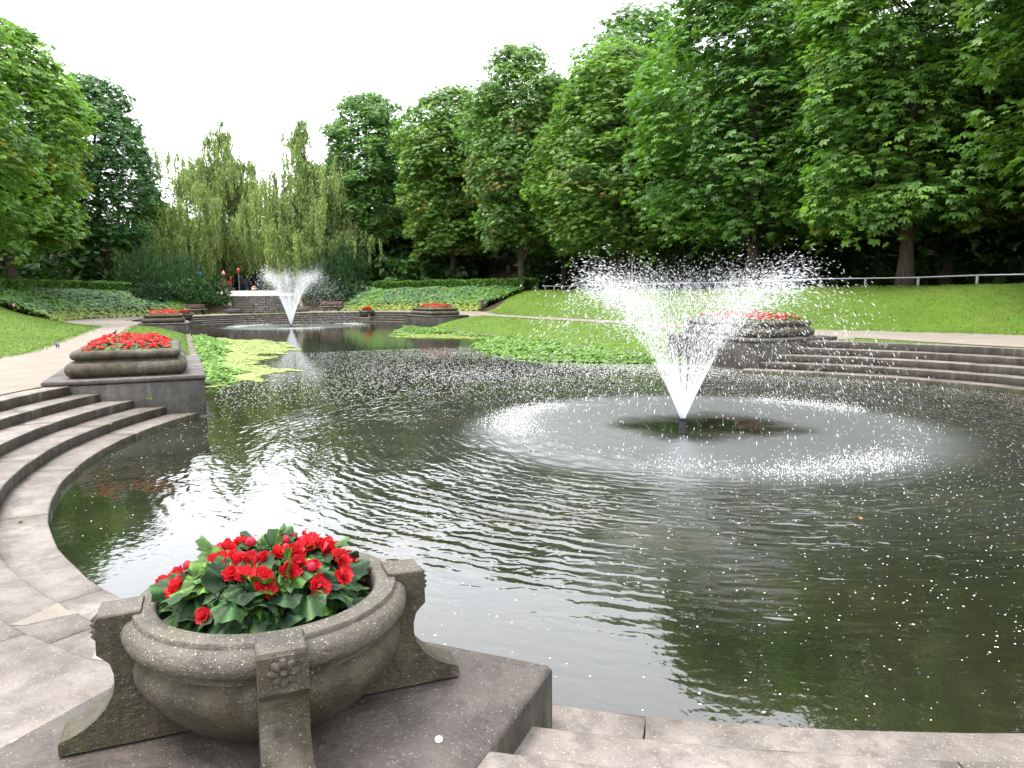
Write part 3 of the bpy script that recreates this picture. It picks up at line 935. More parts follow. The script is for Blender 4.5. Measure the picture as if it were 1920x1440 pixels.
GREEN = [(.080, .165, .034), (.098, .20, .04), (.064, .14, .034), (.118, .225, .048)]
variants = []
CH = [  # seed, R, z0, z1, clumps, leaves/clump, leaf size, autumn, trunk r
    (101, 5.0, 3.0, 19.0, 780, 34, .29, .05, .34),
    (102, 5.4, 3.3, 20.5, 820, 34, .29, .0, .36),
    (103, 4.9, 4.3, 19.5, 780, 31, .31, .14, .36),
    (104, 5.2, 4.1, 20.0, 820, 31, .31, .03, .38)]
for sd_, Rr, z0, z1, nc, nl, ls, au, tr in CH:
    cm, tips = crown_mesh('crown', sd_, Rr, z0, z1, nc, nl, ls, PALM, GREEN, autumn=au)
    variants.append((cm, trunk_mesh('trunk', sd_, tr, z1 * .9, tips), z1))
far_variants = [variants[2], variants[3]]

def tree(name, x, y, var, hgt, wid, rz, color, label, group, cat='tree', ztrunk=None):
    cm, tm, z1 = var
    e = tag(empty(name, (x, y, float(ground_h(x, y)) - .05), rz), label, cat, group)
    sz = hgt / z1
    c = link('crown', cm, e, scale=(wid, wid, sz)); c.color = (*color, 1); c['kind'] = 'stuff'
    t = link('trunk', tm, e, scale=(wid, wid, sz)); t.color = (1, 1, 1, 1)
    return e
GR = 'horse chestnuts along the right bank'
tree('chestnut_tree', 21, 12.7, variants[0], 16.5, .88, .4, (1.15, 1.15, 1.0), 'horse chestnut with a low skirt of leaves behind the railing at the far right', GR)
tree('chestnut_tree', 21, 22.0, variants[1], 19.0, .97, 1.9, (1.0, 1.06, 1.0), 'tallest horse chestnut straight behind the big fountain spray', GR)
tree('chestnut_tree', 21, 36.2, variants[0], 16.5, .92, 3.3, (1.3, 1.2, 1.05), 'shorter rounded bright horse chestnut whose trunk stands left of the fountain spray', GR)
tree('chestnut_tree', 20.5, 51.0, variants[2], 20.5, .86, 5.0, (1.12, 1.1, 1.05), 'horse chestnut with browning low leaves at the end of the right hedge', GR)
tree('chestnut_tree', 19.3, 65.7, far_variants[0], 20.5, .98, .7, (1.25, 1.18, 1.0), 'horse chestnut with yellowing lower leaves behind the right hedge', GR)
tree('chestnut_tree', 13.4, 77.0, far_variants[1], 20.5, .98, 2.2, (1.0, 1.08, 1.05), 'horse chestnut overhanging the dark yews beside the right birch', GR)
tree('chestnut_tree', 21, 2.2, variants[1], 18.0, 1.0, 4.0, (1.08, 1.05, .9), 'nearest horse chestnut whose crown fills the upper right corner', GR)
GB = 'horse chestnuts in the row behind the right bank trees'
for i, (x, y, h, c, v) in enumerate([(27.5, 43, 22, (.95, 1.0, 1.05), variants[1]), (30.5, 12, 14, (1.0, 1.05, 1.0), far_variants[1]), (31, 18, 13, (1.05, 1.05, .95), far_variants[0]), (29.5, 29, 16, (.85, .9, .95), far_variants[1]),
                                  (28, 57, 20, (.9, .95, .95), far_variants[0]), (26, 71, 19, (.95, 1, .9), far_variants[1]), (30, 3.5, 16, (.95, 1, .9), far_variants[0]), (39, 36, 21, (.85, .9, .9), far_variants[1])]):
    tree('chestnut_tree', x, y, v, h, 1.02, i * 1.3, c, {0: 'tall horse chestnut rising behind the shorter rounded bright one', 4: 'horse chestnut standing between the browning one and the brown wood steps'}.get(i) or 'background horse chestnut standing in the dark second row behind the right bank', GB)
GL = 'trees along the left bank'
tree('chestnut_tree', -18.6, 56.0, variants[2], 19.3, 1.06, 2.6, (1.5, 1.42, 1.05), 'bright yellow green horse chestnut behind the left hedge', GL)
tree('chestnut_tree', -14.6, 79.5, far_variants[1], 21.8, 1.0, 1.0, (.62, .78, .95), 'dark bluish green horse chestnut left of the weeping birches', GL)
tree('chestnut_tree', -20.0, 38.0, variants[0], 17.5, .95, 5.2, (1.4, 1.35, 1.0), 'near left horse chestnut whose leaves reach in at the left edge', GL)
tree('chestnut_tree', -24.5, 66.0, far_variants[0], 20.0, 1.0, .3, (1.15, 1.2, .95), 'shaded horse chestnut trunk behind the yellow green left tree', GL)
tree('chestnut_tree', -27.0, 48.0, variants[2], 19.0, 1.05, 4.3, (1.3, 1.3, 1.0), 'horse chestnut standing behind the near left tree', GL)

# weeping birches: strings of small leaves hanging from arching limbs
def birch(name, x, y, hgt, rad, seed, label, color=(1, 1, 1), n=1500, low=.12):
    g = np.random.default_rng(seed)
    e = tag(empty(name, (x, y, float(ground_h(x, y)) - .05)), label, 'tree', 'weeping birches behind the staircase')
    b = MB()
    pts = [(g.normal(0, .12) * i, g.normal(0, .1) * i, hgt * i / 9 - .2 * (i == 0)) for i in range(10)]
    b.tube(pts, [.26 * (1 - .95 * i / 9) + .02 for i in range(10)], 10)
    tips = []
    nl = 74
    for i in range(nl):
        f = .16 + .83 * g.random() ** 1.15; zb = hgt * f * .93
        a = g.random() * 6.28
        L = rad * g.uniform(.45, 1.1) * (1.08 * (1 - f) ** .5 if f < .74 else .30 * (1.02 - f) / .28) + .25
        k = min(int(f * .93 * 9), 8); base = np.array(pts[k]) + (np.array(pts[k + 1]) - np.array(pts[k])) * (f * .93 * 9 - k)
        o = np.array((math.cos(a), math.sin(a), 0))
        up_ = g.uniform(.2, .55)
        mid = base + o * L * .55 + np.array((0, 0, L * up_)); tip = base + o * L + np.array((0, 0, L * up_ * .75))
        b.tube([base, mid, tip], [.07 * (1 - f) + .02, .03, .01], 5, caps=False)
        for q in range(int(n / 3 / nl * (.25 + 1.3 * L / rad) * (1 if f < .74 else .45))):
            u = g.uniform(.12, 1.05)
            P = base * (1 - u) ** 2 + 2 * mid * u * (1 - u) + tip * u * u
            P = P + g.normal(0, .35, 3)
            for w_ in range(3): tips.append(np.r_[P + g.normal(0, .1, 3), (.5 + .5 * u)])
    t = link('trunk', b.mesh('trunk', M['bark'], True), e)
    tips = np.array(tips); m = len(tips)
    Ls = np.repeat(g.uniform(.9, 4.8, m // 3 + 1), 3)[:m] * g.uniform(.8, 1.1, m) * np.where(tips[:, 2] > hgt * .78, .55, 1.0)
    Ls = np.minimum(Ls, tips[:, 2] - low * hgt * g.random(m))
    Ls = np.maximum(Ls, .4)
    k = 20
    s = np.tile(np.arange(k) / k, m); i = np.repeat(np.arange(m), k)
    P = tips[i, :3] + np.c_[g.normal(0, .055, m * k) + .1 * np.sin(s * 3 + i), g.normal(0, .055, m * k), -s * Ls[i]]
    D = np.c_[g.normal(0, .3, m * k), g.normal(0, .3, m * k), -np.ones(m * k)]
    Nn = norm(np.c_[g.normal(0, 1, (m * k, 2)), g.uniform(-.2, .7, m * k)])
    S = g.uniform(.22, .46, m * k)
    base = np.array([(.25, .32, .115), (.29, .36, .13), (.21, .28, .11)])[g.integers(0, 3, m)][i]
    col = base * g.uniform(.7, 1.3, (m * k, 1))
    c = link('crown', scatter('crown', P, D, Nn, S, SLIM[0] * np.array((1.7, 1, 1)), SLIM[1], col, M['leaf']), e)
    c.color = (*color, 1); c['kind'] = 'stuff'
    return e
birch('weeping_birch', -2.2, 92, 22.6, 9.8, 31, 'left weeping birch with a ragged thin top behind the staircase', n=4600)
birch('weeping_birch', 5.4, 73.5, 19.6, 7.4, 32, 'right weeping birch with long hanging strands behind the far fountain', n=4000, color=(.97, 1, .95))
birch('weeping_birch', -9.0, 88, 13.5, 7.0, 33, 'low weeping birch next to the dark left chestnut', n=3000, color=(1, 1.02, .95), low=.2)

# dense foliage bodies: yews, conifer, shrubs, hedges
def bush_points(g, n, rx, ry, rz, shell=.75):
    d = norm(g.normal(0, 1, (n, 3))); d[:, 2] = np.abs(d[:, 2])
    lob = 1 + .16 * np.sin(4 * np.arctan2(d[:, 1], d[:, 0]) + 2) + .12 * np.sin(7 * d[:, 2] + 3 * d[:, 0])
    s = np.where(g.random(n) < .8, g.uniform(shell, 1.0, n), g.uniform(.2, shell, n))
    return d, d * (s * lob)[:, None] * np.array((rx, ry, rz))
def bush(name, x, y, rx, ry, rz, n, size, pal, label, cat, seed, upright=.0, group=None, temp=KITE, mat='needle', dz=0.0):
    g = np.random.default_rng(seed)
    d, P = bush_points(g, n, rx, ry, rz)
    if upright > 0:
        D = norm(d * .5 + np.array((0, 0, upright)) + g.normal(0, .25, (n, 3)))
        Nn = norm(d + g.normal(0, .4, (n, 3)))
    else:
        D = norm(d * np.array((1, 1, .3)) + np.array((0, 0, -.25)) + g.normal(0, .35, (n, 3)))
        Nn = norm(d * .5 + np.array((0, 0, .9)) + g.normal(0, .35, (n, 3)))
    col = np.array(pal)[g.integers(0, len(pal), n)] * g.uniform(.65, 1.35, (n, 1))
    e = tag(empty(name, (x, y, float(ground_h(x, y)) + dz)), label, cat, group)
    c = link('foliage', scatter('foliage', P, D, Nn, size * g.uniform(.6, 1.3, n), temp[0], temp[1], col, M[mat]), e)
    c['kind'] = 'stuff'
    b = MB()
    for i in range(5):
        a = i * 1.26 + seed
        b.tube([(0.1 * math.cos(a), .1 * math.sin(a), -.2), (rx * .25 * math.cos(a), ry * .25 * math.sin(a), rz * .4), (rx * .5 * math.cos(a), ry * .5 * math.sin(a), rz * .75)], [.07, .05, .02], 6)
    b.build('trunk', M['bark'], e, True)
    return e
YEW = [(.028, .068, .024), (.038, .088, .028), (.052, .112, .034)]
bush('yew_shrub', -10.2, 70.5, 2.7, 2.4, 4.3, 4600, .42, YEW, 'tall dark feathery yew left of the staircase behind the left bench', 'shrub', 41, 1.3, temp=SLIM)
bush('yew_shrub', -7.2, 67.8, 2.2, 1.9, 3.4, 3000, .38, YEW, 'middle yew between the tall left yew and the stair wall', 'shrub', 42, .9, temp=SLIM)
bush('yew_shrub', -6.0, 62.9, 2.9, 1.6, 2.2, 2600, .34, YEW, 'low spreading yew against the left stair wall behind the bench', 'shrub', 43, .3)
bush('yew_shrub', -9.6, 62.2, 2.4, 1.6, 1.3, 2200, .32, [(.02, .05, .02), (.03, .075, .024)], 'low dark shrub between the left hedge and the bench', 'shrub', 49, .2)
bush('yew_shrub', 8.4, 68.6, 2.6, 2.2, 4.9, 4600, .42, YEW, 'tall dark feathery yew right of the staircase behind the right bench', 'shrub', 44, 1.3, temp=SLIM)
bush('yew_shrub', 5.2, 66.8, 1.5, 1.5, 3.0, 2400, .36, YEW, 'narrow yew beside the right stair wall behind the far fountain', 'shrub', 45, 1.0, temp=SLIM)
bush('yew_shrub', 6.6, 62.9, 3.2, 1.5, 1.7, 2600, .34, [(.02, .05, .02), (.03, .075, .024)], 'low spreading yew behind the right bench', 'shrub', 46, .3)
bush('conifer', 2.2, 104, 5.0, 4.0, 13.0, 9000, .6, [(.02, .05, .034), (.028, .065, .045), (.04, .085, .05)], 'dark blue green conifer between the two birches above the staircase', 'tree', 47)
bush('conifer', -9.5, 104, 6.0, 4.0, 12.5, 9000, .6, [(.03, .06, .035), (.04, .08, .042)], 'dull green tree rising behind the left birch', 'tree', 48)
bush('bright_shrub', 3.6, 70.5, 1.3, 1.2, 2.6, 1500, .34, [(.12, .19, .03), (.15, .22, .04)], 'bright lime green shrub at the right of the stair top', 'shrub', 50, .3, mat='cover')

def hedge(name, a0, a1, rr, label, seed, n):
    g = np.random.default_rng(seed)
    a = g.uniform(a0, a1, n)
    w, hh = .75, .95
    # points on a rounded box section, denser on the outside
    u = g.uniform(-1, 1, n); side = g.random(n)
    rx = np.where(side < .5, u, np.sign(u) * g.uniform(.8, 1.02, n)) * w
    rz = np.where(side < .5, g.uniform(.86, 1.04, n), g.random(n) ** .8) * hh
    rr_ = rr + rx + .12 * np.sin(a * 31) ; X = rr_ * np.cos(a); Y = FC + rr_ * np.sin(a)
    Z = ground_h(X, Y) * 0 + ground_h((rr) * np.cos(a), FC + rr * np.sin(a)) + rz + .05 * np.sin(a * 47) - .03
    o = np.c_[np.cos(a), np.sin(a), np.zeros(n)] * np.sign(rx)[:, None]
    D = norm(o * .5 + np.array((0, 0, .6)) + g.normal(0, .5, (n, 3)))
    Nn = norm(o * .6 + np.array((0, 0, .9)) + g.normal(0, .4, (n, 3)))
    col = np.array([(.085, .185, .028), (.105, .22, .034), (.07, .15, .028)])[g.integers(0, 3, n)] * g.uniform(.65, 1.35, (n, 1))
    e = tag(empty(name, (rr * math.cos(a0), FC + rr * math.sin(a0), 2.5)), label, 'hedge')
    c = link('foliage', scatter('foliage', np.c_[X, Y, Z] - np.array(e.location), D, Nn, g.uniform(.12, .26, n), KITE[0] * np.array((1.3, 1, 1)), KITE[1], col, M['cover']), e)
    c['kind'] = 'stuff'
    b = MB()
    m = 30
    fr = [(np.array((rr * math.cos(q), FC + rr * math.sin(q), float(ground_h(rr * math.cos(q), FC + rr * math.sin(q))))) - np.array(e.location), np.array((math.cos(q), math.sin(q), 0)), np.array((0, 0, 1.))) for q in np.linspace(a0 + .05, a1 - .05, m)]
    b.sweep([(-.6, -.2), (.6, -.2), (.6, .78), (-.6, .78)], fr)
    b.build('twigs', M['bark'], e)
    return e
hedge('hedge', R_(126), R_(196), 19.9, 'clipped green hedge along the top of the left planted bank', 51, 26000)
hedge('hedge', R_(3), R_(58), 19.9, 'clipped green hedge along the top of the right planted bank', 52, 24000)

# planted beds on the banks round the far basin
def bed(name, x_sign, n, label, seed):
    g = np.random.default_rng(seed)
    a = g.uniform(R_(2), R_(64), n) if x_sign > 0 else g.uniform(R_(116), R_(200), n)
    rr = 14.5 + 4.9 * g.random(n) ** .9
    X = rr * np.cos(a); Y = FC + rr * np.sin(a)
    s = bank_sd(X, Y)
    keep = (s > .1) & (s < 5.3) & (bed_edge(X, Y) > -.4 + .8 * vnoise(X, Y, 5)) & (np.abs(X) > 4)
    X, Y, s = X[keep], Y[keep], s[keep]; n = len(X)
    patch = fbm(X * .5, Y * .5, seed, 3)
    hgt = .12 + .5 * sstep(.2, 1.4, s) * (.4 + patch)
    Z = ground_h(X, Y) + hgt * (1 - .5 * g.random(n) ** 2)
    th = g.random(n) * 6.28
    inw = norm(np.c_[-X, FC - Y, np.zeros(n)])
    D = norm(np.c_[np.cos(th), np.sin(th), g.uniform(-.5, .2, n)] + inw * .5)
    Nn = norm(np.c_[g.normal(0, .3, (n, 2)), np.ones(n)] + inw * .25)
    blue = np.array((.082, .165, .06)); lime = np.array((.2, .26, .045)); mid = np.array((.095, .2, .036))
    f1 = sstep(.42, .6, patch)[:, None]; f2 = (1 - sstep(.5, 1.5, s + 1.2 * (patch - .5)))[:, None]
    col = (blue * f1 + mid * (1 - f1)) * (1 - f2) + lime * f2
    col = col * g.uniform(.65, 1.35, (n, 1))
    pk = g.random(n) < .006
    col = np.where(pk[:, None], np.array((.5, .3, .25)), col)
    c = link(name, scatter(name, np.c_[X, Y, Z], D, Nn, g.uniform(.14, .36, n), TRI2[0], TRI2[1], col, M['cover']))
    return tag(c, label, 'ground cover', kind='stuff')
bed('ground_cover', -1, 24000, 'bluish green and lime perennials covering the left bank below the hedge', 61)
bed('ground_cover', 1, 22000, 'bright green perennials covering the right bank below the hedge', 62)

# wood behind the rows: one mass of leaves
def woods():
    g = np.random.default_rng(71)
    n = 620000
    X = g.uniform(-80, 75, n); Y = g.uniform(-30, 140, n)
    s = bank_sd(X, Y)
    patch = fbm(X * .12, Y * .12, 33, 3)
    view = np.degrees(np.arctan2(X + 7.5, Y + 10)) - 23.9
    top = 15 + 5 * (patch - .5)
    top = np.where((X < 14) & (X > -40) & (Y > 75), 9 + 7 * (patch - .5), top)   # the tree line drops on the axis
    top = np.where((X < -10) & (Y < 110), np.minimum(top, 10), top)
    top = np.where((X > 14) & (Y < 34), np.minimum(top, 11.5), top)
    top = np.where((X > 10) & (Y > 55) & (s < 22), 4.5, top)
    low = g.random(n) < .45
    z = np.where(low, g.random(n) * 4.0, g.random(n) * top)
    z = np.minimum(z, top)
    near = (X > 9) & (Y > 58) & (s > 10) & (z < 2.2 + 2 * patch)      # shrubs under the far right trees
    keep = ((s > 17) | near) & ((s < 38) | ((Y > 98) & (s < 62))) & (np.abs(view) < 52)
    keep &= ~((np.abs(X + 2) < 12) & (Y > 60) & (Y < 98))
    rel = np.c_[X, Y] - WS0
    t_ = rel @ WSD; l_ = np.abs(rel[:, 0] * WSD[1] - rel[:, 1] * WSD[0])
    keep &= ~((l_ < 2.6) & (t_ > -12) & (t_ < 17) & (z < 3.2))
    keep &= g.random(n) < np.where(z < 6, .62, .42)
    X, Y, z = X[keep], Y[keep], z[keep]; n = len(X)
    Z = ground_h(X, Y) + z
    D = norm(g.normal(0, 1, (n, 3)) * np.array((1, 1, .4)) + np.array((0, 0, -.3)))
    Nn = norm(np.c_[g.normal(0, .6, (n, 2)), np.ones(n) * .8])
    col = np.array([(.035, .08, .022), (.045, .105, .024), (.055, .125, .03)])[g.integers(0, 3, n)] * g.uniform(.6, 1.4, (n, 1))
    o = link('woodland', scatter('woodland', np.c_[X, Y, Z], D, Nn, g.uniform(.6, 1.2, n) * np.where(z < 3, .8, 1), KITE[0] * np.array((1.35, 1, 1)), KITE[1], col, M['leaf']))
    tag(o, 'dark mass of woodland behind the rows of trees', 'woodland', kind='stuff')
    print('woods', n)
woods()

# loose grass along the path edges and over the lawns
def tufts():
    g = np.random.default_rng(151)
    n = 300000
    X = g.uniform(-22, 22, n); Y = g.uniform(4, 46, n)
    s = bank_sd(X, Y); ax = np.abs(X)
    dcam = np.hypot(X + 7.5, Y + 10)
    edge = ((s > -.22) & (s < .12)) | (np.abs(ax - np.where(X < 0, 9.7, 10.7)) < .16) & (Y > 10.3) & (Y < 36)
    lawn = ((s > .05) & (s < 5.4)) | ((ax > 7.15) & (ax < np.where(X < 0, 9.7, 10.7)) & (Y > 10.3) & (Y < 36))
    keep = (edge & (g.random(n) < .8)) | (lawn & (g.random(n) < .34 * (.3 + fbm(X * .7, Y * .7, 3, 3))))
    keep &= bed_edge(X, Y) < .3
    X, Y = X[keep], Y[keep]
    k = 3
    n = len(X) * k
    X = np.repeat(X, k) + g.normal(0, .04, n); Y = np.repeat(Y, k) + g.normal(0, .04, n)
    th = g.random(n) * 6.28
    D = np.c_[np.cos(th) * .8, np.sin(th) * .8, g.uniform(.5, 1.2, n)]
    col = np.array([(.095, .175, .024), (.115, .20, .03), (.145, .2, .045)])[g.integers(0, 3, n)] * g.uniform(.7, 1.35, (n, 1))
    white = g.random(n) < .012
    col = np.where(white[:, None], .75, col)
    o = link('grass', scatter('grass', np.c_[X, Y, ground_h(X, Y) - .005], D, norm(np.c_[g.normal(0, .5, (n, 2)), np.ones(n)]), g.uniform(.03, .08, n) * np.where(white, .6, 1), SLIM[0] * np.array((1.6, 1, 1)), SLIM[1], col, M['cover']))
    tag(o, 'short grass tufts and clover on the lawns and path edges', 'grass', kind='stuff')
tufts()

# ------------------------------------------------------------------ railing on the right bank
def rail_curve():
    pts = []
    for y in np.arange(-6, 46.5, .5):
        xs = np.linspace(12, 26, 300); s = bank_sd(xs, np.full_like(xs, max(y, -2)))
        pts.append((xs[np.argmax(s > 5.35)], y))
    return np.array(pts)
rc_ = rail_curve()
seg = np.r_[0, np.cumsum(np.hypot(*np.diff(rc_, axis=0).T))]
e = tag(empty('railing', (rc_[0, 0], rc_[0, 1], 2.4)), 'low pale metal railing on short posts along the top of the right lawn', 'railing')
eo = np.array(e.location)
dist = np.arange(.5, seg[-1], 2.05)
px = np.interp(dist, seg, rc_[:, 0]); py = np.interp(dist, seg, rc_[:, 1]); pz = ground_h(px, py)
pm = MB(); pm.box((0, 0, .04), (.08, .08, .52), bev=.012); pm = pm.mesh('post', M['concrete_post'])
for x, y, z in zip(px, py, pz): link('post', pm, e, loc=Vector((x, y, z)) - Vector(eo))
dd = np.arange(0, seg[-1], .5)
bx = np.interp(dd, seg, rc_[:, 0]); by = np.interp(dd, seg, rc_[:, 1]); bz = np.interp(dd, dist, pz + .33)
b = MB(); b.tube(np.c_[bx, by, bz] - eo, .028, 8); b.build('rail', M['grey_metal'], e, True)

# ------------------------------------------------------------------ far stairs, cheek walls, pavement
e = tag(empty('staircase', (0, 63, .72)), 'broad stone staircase rising from the far basin to the street', 'stairs')
for i in range(10):
    b = MB(); b.box((0, .2 + i * .33, (i + .5) * .155 - .0), (6.0, .42, .155 - .004), bev=.012)
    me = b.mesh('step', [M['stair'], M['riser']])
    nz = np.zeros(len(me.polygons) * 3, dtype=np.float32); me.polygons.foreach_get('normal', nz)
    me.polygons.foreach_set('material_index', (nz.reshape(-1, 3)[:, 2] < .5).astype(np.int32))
    link('step', me, e)
for sx in (-1, 1):
    w = tag(empty('stair_wall', (sx * 3.2, 63, .7)), ['sloping stone wall on the left side of the staircase', 'sloping stone wall on the right side of the staircase'][sx > 0], 'wall')
    b = MB(); b.sweep([(-.2, -.3), (3.9, -.3), (3.9, 2.2), (3.1, 2.2), (.3, .75), (-.2, .7)], [(np.array((q, 0, 0)), np.array((0, 1., 0)), np.array((0, 0, 1.))) for q in (-.18, .18)])
    b.build('wall_body', M['kerb'], w)
    b = MB(); b.box((0, -.65, .18), (1.5, .7, .55), bev=.03); b.build('pedestal', M['plinth'], w)
    b = MB(); b.box((0, 3.6, 2.25), (.5, 1.0, .1), bev=.02); b.build('cap', M['plinth'], w)
n = 40
A = np.c_[np.full(n, -3.0) - np.clip(np.linspace(66.4, 84, n) - 68, 0, 9), np.linspace(66.55, 84, n)]; B = A * np.array((-1, 1)) + np.array((0, 0))
t = np.linspace(0, 1, 6)[None, :, None]
P = (A[:, None] * (1 - t) + B[:, None] * t).reshape(-1, 2)
Z = np.interp(P[:, 1], [66.4, 75, 85], [2.30, 2.86, 2.97])
i = np.arange(len(P)).reshape(n, 6)
F = np.stack([i[:-1, :-1], i[:-1, 1:], i[1:, 1:], i[1:, :-1]], -1).reshape(-1, 4)
tag(link('pavement', mesh_np('pavement', np.c_[P, Z], [F], M['pavement'], True)), 'pale pavement at the top of the staircase', kind='structure')
gx2, gy2, gf2 = grid_mesh(np.linspace(-40, 40, 20), np.linspace(83.5, 99, 8))
tag(link('street', mesh_np('street', np.c_[gx2, gy2, np.full(len(gx2), 3.0)], [gf2], simple('asphalt', (.06, .06, .062), .9, var=.2), True)), 'grey street beyond the staircase', kind='structure')

# ------------------------------------------------------------------ benches
def bench(x, y, label):
    a = math.atan2(FC - y, -x) - PI / 2
    e = tag(empty('park_bench', (x, y, float(ground_h(x, y)) + .012), a), label, 'bench', 'wooden benches facing the far basin')
    for k in range(3):
        b = MB(); b.box((0, .02 + .14 * k, .45), (1.85, .12, .045), bev=.008); b.build('seat', M['pale_wood'], e)
    for k in range(2):
        b = MB(); b.box((0, -.16 - .035 * k, .66 + .15 * k), (1.85, .04, .135), bev=.008); b.build('backrest', M['wood'], e)
    for s in (-.65, .65):
        b = MB(); b.box((s, .15, .21), (.09, .42, .42), bev=.01); b.box((s, -.13, .5), (.07, .06, .72), bev=.008); b.build('leg', M['dark_metal'], e)
bench(5.4, 60.2, 'brown bench to the right of the far fountain')
bench(-6.2, 60.2, 'brown bench to the left of the staircase against dark yews')

# ------------------------------------------------------------------ begonias in the near bowl
def heart_leaf(seed, k=42):
    g = np.random.default_rng(seed)
    V = [(0, .12, .0)]
    rings = (.25, .5, .75, 1.0)
    for q in rings:
        for i in range(k):
            a = 2 * PI * i / k
            rr = (.52 + .17 * math.cos(a) + .05 * math.cos(2 * a)) + (.24 * max(0, math.cos(a)) ** 14)
            if abs(a - PI) < .5: rr *= .45 + .55 * abs(a - PI) / .5
            ser = (1 + .075 * math.sin(a * 17)) if q == 1.0 else 1
            x = math.sin(a) * rr * q * ser * (1 + .08 * (seed % 2)); y = .25 + math.cos(a) * rr * q * ser
            rid = .07 * math.cos(7 * a) * q + (.05 * math.sin(3 * a + seed) + .028 * math.sin(5 * a + 2 * seed)) * q * q
            V.append((x, y, rid - .22 * q * q * (.35 + .3 * abs(math.sin(a))) - .1 * max(0, y) ** 2 + .018 * g.normal() + .03 * math.sin(14 * x + seed) * math.sin(12 * y)))
    F = []; T = [(0, 1 + i, 1 + (i + 1) % k) for i in range(k)]
    T = [t[::-1] for t in T]
    for j in range(3):
        for i in range(k):
            F.append((1 + j * k + i, 1 + (j + 1) * k + i, 1 + (j + 1) * k + (i + 1) % k, 1 + j * k + (i + 1) % k))
    V = np.array(V)
    b = len(V)
    V = np.concatenate([V, [(-.02, -.35, -.12), (.02, -.35, -.12), (.02, .12, -.01), (-.02, .12, -.01)]])
    F.append((b, b + 1, b + 2, b + 3))
    c = np.ones((len(V), 3)) * (.85 + .25 * g.random((len(V), 1)))
    for j in range(4):
        for i in range(k):
            c[1 + j * k + i] *= 1.9 if math.cos(7 * 2 * PI * i / k) > .85 else .75
    c[1 + 3 * k:1 + 4 * k] *= np.array((1.1, 1.15, .9))
    return V, F, T, c
leafm = []
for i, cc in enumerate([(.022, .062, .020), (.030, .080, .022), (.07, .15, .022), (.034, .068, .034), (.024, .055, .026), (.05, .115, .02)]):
    V, F, T, c = heart_leaf(i + 3)
    leafm.append(mesh_np('leaf', V, [np.array(F), np.array(T)], M['begonia_leaf'], True, c * np.array(cc)))
def petal_mesh_into(b, g, c, d, n, L, w, cup):
    d = norm(np.array(d)); n_ = np.array(n) - d * np.dot(n, d); n_ = norm(n_)
    x = np.cross(d, n_)
    V = []
    nu, nv = 5, 5
    ph = g.random() * 6
    for i in range(nu):
        u = i / (nu - 1)
        ww = w * math.sin(PI * min(1, .18 + u * .72)) ** .8
        for j in range(nv):
            v = j / (nv - 1) * 2 - 1
            z = cup * u * u * L - .25 * cup * L * (1 - v * v) * u + .14 * L * u * u * math.sin(v * 7 + ph) 
            V.append(np.array(c) + d * L * u * (1 - .12 * v * v) + x * ww * v + n_ * z)
    F = [(i * nv + j, (i + 1) * nv + j, (i + 1) * nv + j + 1, i * nv + j + 1) for i in range(nu - 1) for j in range(nv - 1)]
    b.add(V, F)
def bloom(seed, R0=.07):
    g = np.random.default_rng(seed)
    b = MB()
    for ring, (k, el, L) in enumerate([(5, .1, 1.15), (5, .5, .95), (4, .95, .65), (3, 1.3, .42)]):
        for i in range(k):
            a = 2 * PI * (i + .5 * ring) / k + g.normal(0, .25)
            e_ = el + g.normal(0, .22)
            d = (math.cos(a) * math.cos(e_), math.sin(a) * math.cos(e_), math.sin(e_))
            petal_mesh_into(b, g, (0, 0, ring * .004), d, (0, 0, 1), R0 * L * g.uniform(.9, 1.15), R0 * .58 * L, .4)
    V = np.concatenate(b.v)
    col = (np.array((.62, .014, .024)) + np.array((.1, .05, .055)) * g.random((len(V) // 25, 1)) ** 2).repeat(25, 0) * (.72 + .45 * g.random((len(V) // 25, 1))).repeat(25, 0) * np.tile(np.linspace(.8, 1.12, 5).repeat(5), len(V) // 25)[:, None]
    return mesh_np('flower', V, [np.concatenate(b.f4)], M['petal'], True, col)
blooms = [bloom(200 + i) for i in range(5)]
def bud_mesh():
    b = MB(); b.lathe([(.001, 0), (.014, .006), (.02, .02), (.016, .036), (.001, .046)], k=10)
    V = np.concatenate(b.v)
    return mesh_np('bud', V, [np.concatenate(b.f4)], M['petal'], True, np.tile(np.array((.6, .03, .06)), (len(V), 1)))
budm = bud_mesh()

def frame_obj(o, P, D, Nn, s):
    D = Vector(D).normalized(); X = D.cross(Vector(Nn)).normalized(); Z = X.cross(D)
    m = Matrix(((X.x, D.x, Z.x, P[0]), (X.y, D.y, Z.y, P[1]), (X.z, D.z, Z.z, P[2]), (0, 0, 0, 1)))
    o.matrix_local = m @ Matrix.Diagonal((s, s, s, 1))
BZ = .407 + .46
e = tag(empty('begonia_clump', (-7.19, -6.69, BZ)), 'red flowering begonias with dark veined leaves filling the near round bowl', 'flowers')
g = np.random.default_rng(81)
toc = np.array((-.08, -1.0, 0))               # side that faces the pavement
mc = np.array((-.025, .06, 0))
mrx, mry, mh = .365, .335, .185
def mound(a, f):
    """a azimuth, f 0 (skirt) .. 1 (top)"""
    rr = math.cos(f * PI / 2) ** .75
    return mc + np.array((math.cos(a) * mrx * rr, math.sin(a) * mry * rr, .02 + mh * math.sin(f * PI / 2)))
